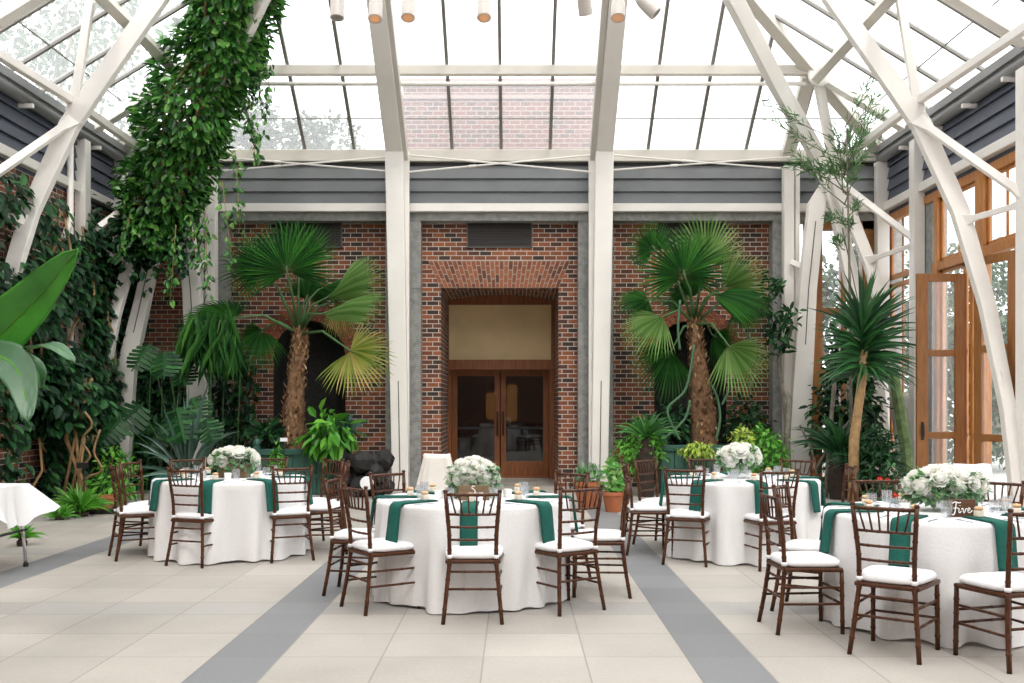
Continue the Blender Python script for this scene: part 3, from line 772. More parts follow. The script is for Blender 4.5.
# ------------------------------------------------------------ chiavari chairs
def bamboo(mb, pts, r, n=8, rings=5):
    pts = [Vector(p) for p in pts]; out = []; rad = []
    segs = []
    tot = sum((b - a).length for a, b in zip(pts[:-1], pts[1:]))
    def at_(d):
        for a, b in zip(pts[:-1], pts[1:]):
            l = (b - a).length
            if d <= l: return a.lerp(b, d / l)
            d -= l
        return pts[-1]
    ds = [(0, r)]
    step = tot / (rings + 1)
    for i in range(1, rings + 1):
        d = step * i
        ds += [(d - .010, r), (d - .004, r * 1.17), (d + .004, r * 1.17), (d + .010, r)]
    ds.append((tot, r * .92))
    for d, q in ds: out.append(at_(d)); rad.append(q)
    mb.tube(out, rad, n)
M_ring = simple('gold worn ring', (.40, .24, .12), .4)
def make_chair():
    # local: sitter faces +Y, origin on the floor below the seat centre
    t = empty('chiavari_chair')
    for s in (-1, 1):
        mb = MB(); bamboo(mb, [(s * .202, -.245, 0), (s * .182, -.212, .2), (s * .160, -.185, .43), (s * .162, -.195, .62), (s * .186, -.235, .92)], .0148, rings=8); 
        mb.lathe([(.014, .92), (.018, .928), (.012, .94)], 8, M=Matrix.Translation((s * .186, -.235, 0)))
        mb.build('leg', M_chair, t, smooth=True)
        mb = MB(); bamboo(mb, [(s * .195, .19, 0), (s * .192, .185, .43)], .0148, rings=4); mb.build('leg', M_chair, t, smooth=True)
    mb = MB()
    poly = []
    for x, y in ((-.19, -.2), (.19, -.2), (.215, .19), (-.215, .19)): poly.append((x, y, .415))
    mb.prism(poly, (0, 0, .03)); mb.build('seat', M_chair, t, bevel=.01)
    mb = MB(); n = 28; prof = []
    rows = [(.90, .445), (1.0, .455), (1.02, .47), (1.0, .485), (.92, .498), (.6, .508), (.25, .511)]
    vs = []; fs = []
    for k, z in rows:
        for i in range(n):
            q = 2 * PI * i / n; c_, s_ = math.cos(q), math.sin(q)
            e = .42
            x = math.copysign(abs(c_) ** e, c_); y = math.copysign(abs(s_) ** e, s_)
            w = .20 + .012 * y
            vs.append((x * w * k, y * .195 * k, z))
    for r in range(len(rows) - 1):
        for i in range(n):
            j = (i + 1) % n; fs.append((r * n + i, r * n + j, (r + 1) * n + j, (r + 1) * n + i))
    fs.append(tuple(range(n))[::-1]); fs.append(tuple((len(rows) - 1) * n + i for i in range(n)))
    mb.add(vs, fs); cu = mb.build('cushion', M_cush, t, smooth=True)
    for s in (-1, 1):
        mb = MB(); mb.lathe([(.019, -.013), (.022, 0), (.019, .013)], 10, M=Matrix.Translation((s * .160, -.187, .465))); mb.build('cushion_tie', M_cush, cu, smooth=True)
    def bk(z):                                     # the curve of the back posts
        if z < .62: f = (z - .43) / .19; return .160 + .002 * f, -.185 - .01 * f
        f = (z - .62) / .30; return .162 + .024 * f, -.195 - .04 * f
    for z, nm in ((.905, 'top_rail'), (.765, 'back_rail'), (.675, 'back_rail'), (.585, 'back_rail')):
        w, y = bk(z); mb = MB()
        bamboo(mb, [(-w, y, z), (-w * .5, y - .018, z), (0, y - .024, z), (w * .5, y - .018, z), (w, y, z)], .012 if nm == 'top_rail' else .009, rings=4)
        mb.build(nm, M_chair, t, smooth=True)
    w0, y0 = bk(.765); w1, y1 = bk(.905)
    for k in range(6):
        f = (k - 2.5) / 2.5
        dd = lambda f: -.024 * (1 - f * f)
        mb = MB(); mb.tube([(f * .115, y0 + dd(f * .7), .765), (f * .15, y1 + dd(f * .8), .905)], .0065, 6); mb.build('spindle', M_chair, t, smooth=True)
    for (a, c, rr) in (((-.193, .187, .28), (.193, .187, .28), .009), ((-.194, .188, .20), (.194, .188, .20), .009), ((-.179, -.207, .24), (.179, -.207, .24), .009),
                       ((-.172, -.20, .31), (-.193, .187, .31), .009), ((.172, -.20, .31), (.193, .187, .31), .009), ((-.182, -.212, .20), (-.194, .188, .20), .009), ((.182, -.212, .20), (.194, .188, .20), .009),
                       ((-.166, -.195, .36), (.166, -.195, .36), .009)):
        mb = MB(); bamboo(mb, [a, c], rr, 6, 2); mb.build('stretcher', M_chair, t, smooth=True)
    return t
CH0 = make_chair(); used = [False]
def chair(rear, face, label, group):
    """rear = floor point midway between the back feet, face = (dx, dy)"""
    f = Vector((face[0], face[1], 0)).normalized()
    o = CH0 if not used[0] else copy_tree(CH0)
    if not used[0]:
        KID[CH0.name] = kids(CH0); used[0] = True
    o.location = (rear[0] + f.x * .235, rear[1] + f.y * .235, 0)
    o.rotation_euler = (0, 0, math.atan2(-f.x, f.y)); o.scale = (1, 1, .98)
    o['label'] = label; o['category'] = 'chair'; o['group'] = group
    return o
T1 = (-.33, 7.9); T2 = (-2.88, 10.1); T3 = (2.28, 10.0); T4 = (2.93, 6.9)
def tow(T, p): return (T[0] - p[0], T[1] - p[1])
g1, g2, g3, g4 = 'chairs around the middle table', 'chairs around the back left table', 'chairs around the back right table', 'chairs around the table marked Five'
C = 'wooden chiavari chair '
chair((-.29, 6.81), (0, 1), C + 'at the middle table, its back squarely to the viewer', g1)
chair((-1.17, 7.25), (.82, .57), C + 'at the front left of the middle table', g1)
chair((-1.47, 8.02), (1, -.12), C + 'side-on at the left edge of the middle table', g1)
chair((-1.12, 8.72), (.72, -.70), C + 'behind the middle table to the left, beside the dark stone', g1)
chair((.50, 8.75), (-.7, -.72), C + 'behind the middle table to the right, before the portal brick', g1)
chair((.90, 7.92), (-1, .08), C + 'side-on at the right edge of the middle table', g1)
chair((.48, 7.18), (-.55, .84), C + 'at the front right of the middle table', g1)
chair((-3.06, 9.22), (.34, .94), C + 'in front of the back left table, left of the two facing away', g2)
chair((-2.13, 9.53), (-.42, .9), C + 'in front of the back left table, right of the two facing away', g2)
chair((-3.92, 9.72), (.84, .5), C + 'side-on at the far left of the back left table', g2)
chair((-4.02, 10.4), (1, -.2), C + 'half hidden behind the leftmost chair of the hall', g2)
chair((-3.62, 11.0), (.6, -.8), C + 'behind the back left table, before the spiky agave', g2)
chair((-2.75, 11.2), (0, -1), C + 'behind the back left table, before the green planter box', g2)
chair((-1.98, 10.85), (-.72, -.7), C + 'at the back right of the back left table', g2)
chair((-1.72, 10.2), (-1, -.1), C + 'at the right edge of the back left table, seen edge-on', g2)
chair((1.58, 9.28), (.35, .94), C + 'in front of the back right table, left of the two facing away', g3)
chair((2.40, 9.02), (-.22, .97), C + 'in front of the back right table, right of the two facing away', g3)
chair((1.12, 10.12), (1, .02), C + 'edge-on at the left side of the back right table', g3)
chair((1.42, 10.85), (.72, -.70), C + 'at the back left of the back right table', g3)
chair((2.12, 11.1), (0, -1), C + 'behind the back right table beneath its flowers, before the planter', g3)
chair((3.08, 10.85), (-.6, -.8), C + 'at the back right of the back right table, before the white post', g3)
chair((3.28, 9.72), (-.97, .1), C + 'right of the back right table, half hidden by the Five table', g3)
chair((2.18, 5.88), (.60, .80), C + 'at the front left of the Five table, back to the viewer', g4)
chair((1.71, 6.69), (1, .06), C + 'side-on at the left edge of the Five table', g4)
chair((1.98, 7.42), (.86, -.5), C + 'tucked at the back left of the Five table', g4)
chair((2.95, 5.62), (-.28, .96), C + 'at the lower right corner, cut by the photo edge', g4)
chair((2.90, 7.98), (0, -1), C + 'behind the Five table, left of its flowers', g4)
chair((3.76, 7.75), (-.7, -.72), C + 'behind the Five table, right of its flowers', g4)
# ------------------------------------------------------------ tables
def cloth_mesh(seed, R=.760, flare=.0):
    r = random.Random(seed); mb = MB(); n = 180
    ph = [r.uniform(0, 6.28) for _ in range(4)]; ks = [9 + r.randint(0, 2), 14, 23]
    rows = [(0.0, .765), (.35, .766), (.70, .766), (.742, .764), (.756, .755), (.760, .735)]
    vs = [(0, 0, .765)]; fs = []
    allr = []
    for k, z in rows[1:]: allr.append((k, z, 0, 0))
    for i in range(1, 15):
        f = i / 14.0
        allr.append((R, .735 - .728 * f, f, 1))
    for (rad, z, f, d) in allr:
        for i in range(n):
            q = 2 * PI * i / n
            qq = q + .18 * math.sin(3 * q + ph[3])
            w = math.sin(ks[0] * qq + ph[0] + .5 * f) * .62 + math.sin(ks[1] * q + ph[1] - .6 * f) * .42 + math.sin(ks[2] * q + ph[2] + 2 * f) * .22
            w = 1.3 * w / (1 + .5 * abs(w)) + .25 * max(0, math.sin(5 * q + ph[1])) 
            rr = rad + (flare * f ** .8 + (.05 + .02 * math.sin(2 * q + ph[2])) * 1.25 * w * f ** .7 if d else 0)
            zz = z
            if f > .5: zz = z + (f - .5) * .02 * (1 - w)
            vs.append((rr * math.cos(q), rr * math.sin(q), max(zz, .004)))
    m = len(allr)
    for i in range(n): fs.append((0, 1 + i, 1 + (i + 1) % n))
    for a in range(m - 1):
        for i in range(n):
            j = (i + 1) % n
            fs.append((1 + a * n + i, 1 + (a + 1) * n + i, 1 + (a + 1) * n + j, 1 + a * n + j))
    mb.add(vs, fs); return mb
def rose(mb, M, r, rg):
    """one open bloom: a core with three rings of cupped petals"""
    mb.lathe([(r * .1, r * .1), (r * .42, r * .35), (r * .38, r * .8), (r * .1, r * .92)], 8, M=M)
    for ring, (cnt, ro, tilt, h) in enumerate(((4, .36, .25, .95), (6, .55, .55, .85), (7, .7, .95, .62))):
        for k in range(cnt):
            q = 2 * PI * (k + .37 * ring) / cnt + rg.uniform(-.15, .15)
            vs = []; 
            for iu in range(4):
                u = iu / 3
                for iv in range(4):
                    v = iv / 3 - .5
                    wdt = r * .95 * math.sin(PI * (.25 + .6 * u))
                    rad = r * ro * (.45 + .75 * u * (1 + tilt * .4)) - r * .35 * v * v * (1.2 - u)
                    z = r * h * (u ** .8) - (r * .14 * tilt if iu == 3 else 0)
                    x = v * wdt
                    vs.append(M @ Vector((rad * math.cos(q) - x * math.sin(q), rad * math.sin(q) + x * math.cos(q), z)))
            fs = [(a * 4 + b_, a * 4 + b_ + 1, (a + 1) * 4 + b_ + 1, (a + 1) * 4 + b_) for a in range(3) for b_ in range(3)]
            mb.add(vs, fs)
ROSE = []
rg = random.Random(3)
for _ in range(3):
    m_ = MB(); rose(m_, Matrix.Identity(4), 1.0, rg)
    me = bpy.data.meshes.new('bloom'); me.from_pydata(m_.v, [], m_.f); me.materials.append(M_flower)
    me.polygons.foreach_set('use_smooth', [True] * len(me.polygons)); ROSE.append(me)
LV = [(0, 0, 0), (-.42, .35, .06), (0, .35, -.04), (.42, .35, .06), (-.33, .72, .03), (0, .72, -.05), (.33, .72, .03), (0, 1, -.1)]
LF = [(0, 2, 1), (0, 3, 2), (1, 2, 5, 4), (2, 3, 6, 5), (4, 5, 7), (5, 6, 7)]
def leaf(mb, p, axis, up, L, w=.55):
    a = axis.normalized(); n_ = up - a * up.dot(a)
    if n_.length < 1e-3: n_ = a.orthogonal()
    n_.normalize(); s_ = a.cross(n_)
    mb.add([p + s_ * (v[0] * L * w) + a * (v[1] * L) + n_ * (v[2] * L) for v in LV], LF)
def centerpiece(T, seed, rx, ry, rz, z0, count, base, label, blsize=.052, off=(0, 0)):
    r = random.Random(seed); loc = (T[0] + off[0], T[1] + off[1], .768)
    e = empty('flower_centerpiece', loc)
    if base == 'box':
        m_ = MB(); m_.box(-.15, .15, -.07, .07, 0, .13); m_.build('wooden_box', M_box, e, bevel=.004)
    elif base == 'bowl':
        m_ = MB(); m_.lathe([(.05, 0), (.10, .03), (.125, .08), (.12, .13), (.112, .13), (.115, .08), (.09, .035), (0, .03)], 24); m_.build('glass_bowl', M_glass, e, smooth=True)
    zc = z0
    placed = []
    tries = 0
    while len(placed) < count and tries < 4000:
        tries += 1
        q = r.uniform(0, 2 * PI); zz = r.uniform(-.15, 1); h = math.sqrt(max(0, 1 - zz * zz))
        d = Vector((h * math.cos(q), h * math.sin(q), zz)); p = Vector((d.x * rx, d.y * ry, zc + d.z * rz))
        if any((p - o).length < blsize * 1.35 for o in placed): continue
        placed.append(p)
        o = bpy.data.objects.new('bloom', ROSE[r.randrange(3)]); col.objects.link(o); o.parent = e
        nrm = Vector((d.x / rx, d.y / ry, d.z / rz)).normalized()
        o.rotation_euler = nrm.to_track_quat('Z', 'Y').to_euler(); s_ = blsize * r.uniform(.8, 1.15)
        o.scale = (s_, s_, s_); o.location = p - nrm * s_ * .4
    m_ = MB()
    for k in range(int(count * 8)):
        q = r.uniform(0, 2 * PI); zz = r.uniform(-.75, .75); h = math.sqrt(1 - zz * zz)
        d = Vector((h * math.cos(q), h * math.sin(q), zz)); f = r.uniform(.75, 1.0)
        p = Vector((d.x * rx * f, d.y * ry * f, zc + d.z * rz * f - .02))
        ax = d + Vector((r.uniform(-.7, .7), r.uniform(-.7, .7), r.uniform(-.5, .3)))
        leaf(m_, p, ax, Vector((r.uniform(-.5, .5), r.uniform(-.5, .5), 1)), r.uniform(.05, .085), .75)
    m_.build('foliage', M_leafgrey, e)
    m_ = MB()
    for k in range(14):
        q = 2 * PI * k / 14; m_.tube([(0, 0, .03), (math.cos(q) * rx * .5, math.sin(q) * ry * .5, zc)], .004, 5)
    m_.build('stems', M_greenstem, e)
    tag(e, label, 'flowers', 'white flower centrepieces')
    return e
def dname(q):
    """where a setting lies as seen in the photo; q measured from the front, clockwise to the left"""
    n = ['front', 'front left', 'left', 'back left', 'back', 'back right', 'right', 'front right']
    return n[int(round((q % 360) / 45.0)) % 8]
NAP = None
def napkin_mesh():
    w, mb = .064, MB()
    prof = [(.42, .7705), (.60, .7705), (.755, .7705), (.776, .764), (.788, .745), (.796, .70), (.808, .60), (.820, .51), (.824, .485)]
    for layer in (0, .007):
        vs = []
        for y, z in prof:
            for k in range(5):
                x = (k / 4 - .5) * 2 * w * (1 - layer * 4)
                vs.append((x, -(y + layer + .004 * math.sin(k * 2 + z * 6)) + x * x * .9, z + (layer if z > .765 else 0)))
        nn = 5
        mb.add(vs, [(a * nn + b_, a * nn + b_ + 1, (a + 1) * nn + b_ + 1, (a + 1) * nn + b_) for a in range(len(prof) - 1) for b_ in range(4)])
    return mb
def mk_napkin(): return napkin_mesh().build('napkin', M_green, smooth=True, solid=.004)
def mk_glass():
    mb = MB(); mb.lathe([(.0, 0), (.028, 0), (.036, .03), (.038, .11), (.035, .11), (.033, .03), (.0, .012)], 16)
    return mb.build('water_glass', M_glass, smooth='auto')
def mk_votive():
    mb = MB(); mb.lathe([(.0, 0), (.032, 0), (.036, .06), (.033, .062), (.030, .02), (0, .02)], 16)
    o = mb.build('votive_cup', M_votive, smooth='auto'); return o
def mk_favor():
    e = empty('favour_jar')
    mb = MB(); mb.box(-.028, .028, -.028, .028, 0, .05); mb.build('jar', M_favorbox, e, bevel=.008)
    mb = MB(); mb.lathe([(.012, .05), (.03, .055), (.034, .066), (.026, .078), (.0, .082)], 12); mb.build('biscuit_lid', M_favor, e, smooth=True)
    for c in kids(e): c.scale = (.85, .85, .85)
    return e
def mk_cutlery(kind):
    mb = MB()
    if kind == 'fork':
        mb.box(-.005, .005, 0, .13, 0, .003); mb.box(-.011, .011, .13, .145, 0, .003)
        for k in range(4): mb.box(-.011 + k * .0063, -.008 + k * .0063, .145, .19, 0, .003)
    else:
        mb.box(-.006, .006, 0, .09, 0, .004); mb.prism([(-.008, .09, 0), (.008, .09, 0), (.009, .18, 0), (.002, .21, 0), (-.006, .18, 0)], (0, 0, .002))
    return mb.build(kind, M_cutlery)
def mk_plate():
    mb = MB(); mb.lathe([(0, .0), (.055, 0), (.085, .012), (.083, .015), (.055, .004), (0, .004)], 28); return mb.build('side_plate', M_china, smooth='auto')
PROTO = {}
def inst(kind, maker, loc, rz, label, cat, group, *a):
    if kind not in PROTO:
        o = maker(*a); PROTO[kind] = o
        if o.type == 'EMPTY': KID[o.name] = kids(o)
        else: KID[o.name] = []
    else: o = copy_tree(PROTO[kind])
    o.location = loc; o.rotation_euler = (0, 0, rz); tag(o, label, cat, group); return o
def table(T, name, seed, off, cp):
    t = empty('round_table', (T[0], T[1], 0))
    mb = MB(); mb.lathe([(0, .72), (.728, .72), (.732, .738), (.728, .752), (0, .752)], 48); mb.build('tabletop', M_wooddark, t, smooth='auto')
    for q in (45, 135, 225, 315):
        mb = MB(); x, y = .45 * math.cos(R_(q)), .45 * math.sin(R_(q)); mb.tube([(x, y, .0), (x, y, .72)], .016, 8); mb.build('leg', M_black, t, smooth=True)
    tag(t, 'round folding table under the white cloth, ' + name, 'table', 'round dining tables')
    cl = cloth_mesh(seed).build('tablecloth', M_cloth, smooth=True, loc=(T[0], T[1], 0))
    tag(cl, 'floor-length white round tablecloth on ' + name, 'tablecloth', 'white tablecloths')
    for k in range(8):
        q = off + 45 * k; a = R_(q)          # q = 0 front, grows clockwise to the left (-x)
        u = Vector((-math.sin(a), -math.cos(a), 0)); w = dname(q)
        rz = math.atan2(u.y, u.x) + PI / 2
        inst('napkin', mk_napkin, (T[0], T[1], 0), rz, 'dark teal napkin hanging over the %s edge of %s' % (w, name), 'napkin', 'teal napkins')
        c = Vector((T[0], T[1], .768)); s_ = Vector((-u.y, u.x, 0))
        inst('favour', mk_favor, c + u * .50 + s_ * .0 + Vector((0, 0, .012)), rz, 'small cream favour with biscuit top at the %s place of %s' % (w, name), 'favour', 'favours')
        inst('glass', mk_glass, c + u * .40 + s_ * .17, rz, 'clear water glass at the %s place of %s' % (w, name), 'glass', 'water glasses')
        inst('fork', mk_cutlery, c + u * .70 + s_ * -.16, rz, 'steel fork at the %s place of %s' % (w, name), 'fork', 'forks', 'fork')
        inst('knife', mk_cutlery, c + u * .72 + s_ * .15, rz, 'steel knife at the %s place of %s' % (w, name), 'knife', 'knives', 'knife')
        if k % 2 == 0:
            inst('votive', mk_votive, c + u * .27 + s_ * .05, rz, 'white votive cup inside the %s place of %s' % (w, name), 'candle cup', 'votive cups')
N1, N2, N3, N4 = 'the middle table', 'the back left table', 'the back right table', 'the Five table'
table(T1, N1, 11, 0, None); table(T2, N2, 12, 1, None); table(T3, N3, 13, 0, None); table(T4, N4, 14, -6, None)
centerpiece(T1, 21, .19, .15, .15, .155, 44, 'box', 'domed white and green flowers in a wooden box on the middle table', .052)
centerpiece(T2, 22, .23, .15, .10, .18, 28, 'box', 'white flowers in a wooden box on the back left table', .078, (.03, 0))
centerpiece(T3, 23, .20, .15, .12, .21, 26, 'bowl', 'white flowers in a glass bowl on the back right table', .078, (-.03, 0))
centerpiece(T4, 24, .26, .18, .115, .175, 58, 'bowl', 'large white flower mound behind the Five sign', .062, (.06, .03))
# table signs
def stroke(mb, pts, r=.0035):
    # smooth the hand-drawn line a little
    P_ = [Vector((p[0], 0, p[1])) for p in pts]; out = []
    for i in range(len(P_) - 1):
        p0, p1, p2, p3 = P_[max(i - 1, 0)], P_[i], P_[i + 1], P_[min(i + 2, len(P_) - 1)]
        for k in range(5):
            t = k / 5
            out.append(.5 * ((2 * p1) + (p2 - p0) * t + (2 * p0 - 5 * p1 + 4 * p2 - p3) * t * t + (3 * p1 - p0 - 3 * p2 + p3) * t ** 3))
    out.append(P_[-1]); mb.tube(out, r, 6)
sg = empty('table_sign', (P(961, 0, 6.52).x, 6.52, .768), 0)
mb = MB(); mb.box(-.09, .09, -.012, .012, 0, .115); mb.build('board', M_sign, sg, bevel=.003)
mb = MB(); Mv = MB()
# F
stroke(Mv, [(-.066, .088), (-.045, .098), (-.02, .092), (-.008, .096)], .004)
stroke(Mv, [(-.036, .094), (-.042, .06), (-.046, .03), (-.056, .014), (-.066, .018)], .004)
stroke(Mv, [(-.056, .056), (-.038, .060), (-.022, .056)], .0038)
# i
stroke(Mv, [(-.018, .056), (-.020, .034), (-.012, .028), (-.004, .040)], .0036); stroke(Mv, [(-.013, .073), (-.012, .076)], .0044)
# v
stroke(Mv, [(-.004, .050), (.006, .056), (.010, .032), (.016, .028), (.026, .052), (.034, .054)], .0036)
# e
stroke(Mv, [(.036, .042), (.050, .046), (.052, .056), (.043, .058), (.038, .042), (.044, .029), (.058, .032), (.068, .044)], .0036)
Mv.v = [(x, y - .0125, z) for x, y, z in Mv.v]
Mv.build('lettering', M_paint, sg, smooth=True); tag(sg, 'dark wooden table sign with the word Five in white script', 'sign')
sg = empty('table_sign', (P(474, 0, 7.66).x, 7.66, .768), 0)
mb = MB(); mb.box(-.12, .12, -.012, .012, 0, .115); mb.build('board', M_box, sg, bevel=.003)
Mv = MB(); stroke(Mv, [(.028, .104), (.012, .110), (.004, .094), (.020, .084), (.030, .066), (.016, .050), (-.004, .056)], .004)
Mv.v = [(x - .02, y - .0125, z) for x, y, z in Mv.v]
Mv.build('lettering', M_paint, sg, smooth=True); tag(sg, 'wooden table sign with a white script mark on the middle table', 'sign')
# ------------------------------------------------------------ draped stands
def draped(name, loc, w, d, h, top, seed, label, mat, wb=1.5, cat='draped chair'):
    r = random.Random(seed); mb = MB(); n = 72; rows = 16; vs = []; fs = []
    a, c, e_ = r.uniform(0, 6), r.uniform(0, 6), r.uniform(0, 6)
    for i in range(rows + 1):
        f = i / rows; z = h * (1 - f)
        for k in range(n):
            q = 2 * PI * k / n; x = math.copysign(abs(math.cos(q)) ** .45, math.cos(q)); y = math.copysign(abs(math.sin(q)) ** .6, math.sin(q))
            sx = w / 2 * (top + (wb - top) * f ** 1.15); sy = d / 2 * (.55 + (1.5 - .55) * f)
            wv = (math.sin(7 * q + a) * .5 + math.sin(11 * q + c) * .5) * .045 * f
            z_ = z - (.03 * (1 - abs(x)) * 1 if i == 0 else 0) + (.03 * math.sin(3 * q + e_) if i == rows else 0)
            vs.append(((sx + wv) * x, (sy + wv) * y + .10 * f, max(.01, z_)))
    for i in range(rows):
        for k in range(n):
            j = (k + 1) % n; fs.append((i * n + k, (i + 1) * n + k, (i + 1) * n + j, i * n + j))
    fs.append(tuple(range(n)))
    mb.add(vs, fs); e = empty(name, loc); mb.build('cloth', mat, e, smooth=True)
    mb = MB()
    for sx in (-1, 1): mb.tube([(sx * w * .3, .05, 0), (sx * w * .28, 0, h * .9)], .014, 8)
    mb.build('support', M_chair, e, smooth=True)
    tag(e, label, cat)
draped('draped_stand', (P(437, 0, 11.3).x, 11.3, 0), .48, .3, .95, .62, 4, 'ivory cloth draped over a tall stand before the left doorway brick', M_drape, 1.6)
draped('draped_chair', (P(972, 0, 9.0).x, 9.0, 0), .52, .45, .97, .55, 6, 'white cloth draped over a chair behind the Five table flowers', M_cloth, 1.2)
# ------------------------------------------------------------ left serving table, square cloth with hanging corners
X0, X1, Y0, Y1 = -6.2, -4.62, 8.72, 9.42
t = empty('folding_table', ((X0 + X1) / 2, (Y0 + Y1) / 2, 0)); M0 = Matrix.Translation(-t.location)
mb = MB(); mb.box(X0 + .01, X1 - .01, Y0 + .01, Y1 - .01, .72, .75, M=M0); mb.build('tabletop', M_china, t)
for xa in (X0 + .25, X1 - .02):
    for (ya, yb_) in ((Y0 + .1, Y0 - .12), (Y1 - .1, Y1 - .28)):
        mb = MB(); s = 1 if xa > -5.5 else -1
        mb.tube([M0 @ Vector((xa - .05, ya + .1, .72)), M0 @ Vector((xa + s * .10, yb_ + .1, .02))], .016, 8)
        l = mb.build('leg', M_chrome, t, smooth=True)
        mb = MB(); c = M0 @ Vector((xa + s * .10, yb_ + .1, .0)); mb.lathe([(.024, 0), (.024, .035), (.014, .04)], 10, M=Matrix.Translation(c)); mb.build('rubber_foot', M_black, l)
mb = MB(); mb.tube([M0 @ Vector((X1 + .02, Y0 + .1, .33)), M0 @ Vector((X1 + .02, Y1 - .05, .33))], .012, 8); mb.build('crossbar', M_black, t)
tag(t, 'folding table with chrome legs at the left edge of the photo', 'table')
mb = MB(); n = 24; per = []
for i in range(n): per.append((X0 + (X1 - X0) * i / n, Y0, 0, -1, i / n))
for i in range(n): per.append((X1, Y0 + (Y1 - Y0) * i / n, 1, 0, i / n))
for i in range(n): per.append((X1 - (X1 - X0) * i / n, Y1, 0, 1, i / n))
for i in range(n): per.append((X0, Y1 - (Y1 - Y0) * i / n, -1, 0, i / n))
vs = []; fs = []; N = len(per); rows = 10
for r in range(rows + 1):
    f = r / rows
    for i, (x, y, nx, ny, u) in enumerate(per):
        corner = max(0, 1 - min(u, 1 - u) * 4.0) ** 1.3
        drop = .36 - .12 * corner + .02 * math.sin(u * 20)
        if ny == -1: drop += .26 * math.exp(-((u - .93) / .045) ** 2)
        out = .02 + f * (.03 + .30 * corner + .02 * math.sin(u * 26 + 1))
        ox, oy = nx, ny
        if u < .2:   # blend the outward direction round the corner
            pn = {(0, -1): (-1, 0), (1, 0): (0, -1), (0, 1): (1, 0), (-1, 0): (0, 1)}[(nx, ny)]; k = (.2 - u) / .2 * .5; ox, oy = nx * (1 - k) + pn[0] * k, ny * (1 - k) + pn[1] * k
        if u > .8:
            nn_ = {(0, -1): (1, 0), (1, 0): (0, 1), (0, 1): (-1, 0), (-1, 0): (0, -1)}[(nx, ny)]; k = (u - .8) / .2 * .5; ox, oy = nx * (1 - k) + nn_[0] * k, ny * (1 - k) + nn_[1] * k
        vs.append((x + ox * out * 1.2, y + oy * out * 1.2, .758 - drop * f))
for r in range(rows):
    for i in range(N):
        j = (i + 1) % N; fs.append((r * N + i, (r + 1) * N + i, (r + 1) * N + j, r * N + j))
fs.append(tuple(range(N)))
mb.add(vs, fs); tag(mb.build('tablecloth', M_cloth, smooth='auto'), 'white square tablecloth with pointed corner hanging off the left folding table', 'tablecloth')
# ------------------------------------------------------------ planting
def rvec(r, s=1): return Vector((r.uniform(-s, s), r.uniform(-s, s), r.uniform(-s, s)))
def cloud(mb, r, n, fn, L=(.08, .15), w=.6, droop=.6, outb=.8):
    """fn(r) gives a point and its outward direction"""
    for _ in range(n):
        p, o = fn(r); ax = o * outb + Vector((0, 0, -droop)) + rvec(r, .7)
        leaf(mb, p, ax, o + Vector((0, 0, .6)) + rvec(r, .4), r.uniform(*L), w)
def thing(name, loc): return empty(name, loc)
def part(mb, name, mat, e, **k):
    l = e.location; mb.v = [(x - l.x, y - l.y, z - l.z) for x, y, z in mb.v]
    return mb.build(name, mat, e, **k)
# --- vine climbing the left hip beam
r = random.Random(5)
path = [P(232, -60, 14.6), P(234, 0, 15.0), P(225, 48, 15.5), P(200, 100, 16.0), P(182, 150, 16.5), P(164, 205, 16.9), P(150, 245, 17.0)]
rad = [.62, .66, .68, .84, .70, .72, .50]
def along(t, pts, rr):
    t *= len(pts) - 1; i = min(int(t), len(pts) - 2); f = t - i
    return pts[i].lerp(pts[i + 1], f), rr[i] + (rr[i + 1] - rr[i]) * f
def vine_fn(r):
    c, R = along(r.random(), path, rad); q = r.uniform(0, 2 * PI); o = Vector((math.cos(q), math.sin(q) * .8, .45 * math.sin(q * 2 + 1)))
    k = (.35 + .65 * r.random() ** .5) * (1 + .18 * math.sin(c.z * 7 + q * 3))
    return c + o * R * k, o
e = thing('climbing_vine', (path[-1].x, 17.0, 3.4))
mb = MB(); cloud(mb, r, 8200, vine_fn, (.12, .20), .62, .55, 1.0)
strands = [((258, 60), (262, 120)), ((250, 100), (256, 165)), ((235, 150), (240, 230)), ((222, 180), (232, 262)), ((262, 20), (270, 95)), ((205, 210), (208, 290)), ((130, 215), (122, 250)), ((176, 225), (170, 300)), ((246, 120), (262, 138)), ((190, 215), (196, 262))]
for a, c in strands:
    pa, pc = P(a[0], a[1], 16.0), P(c[0], c[1], 16.0)
    for k in range(46):
        p = pa.lerp(pc, r.random()) + rvec(r, .09); leaf(mb, p, Vector((r.uniform(-.8, .8), r.uniform(-.6, .2), -.8)), rvec(r, 1), r.uniform(.08, .15), .6)
part(mb, 'foliage', M_leaf, e)
mb = MB()
for s in range(10):
    pts = []
    for i in range(9):
        c, R = along(i / 8, path, rad); pts.append(c + Vector((math.cos(s * 1.3 + i * .5) * R * .5, math.sin(s * 2 + i * .6) * R * .4, 0)))
    mb.tube(pts, .018, 6)
for a, c in strands: mb.tube([P(a[0], a[1], 16.0), P(c[0], c[1], 16.0)], .006, 5)
part(mb, 'stems', M_stem, e, smooth=True)
tag(e, 'thick leafy green vine climbing the left roof beam to the glass', 'vine')
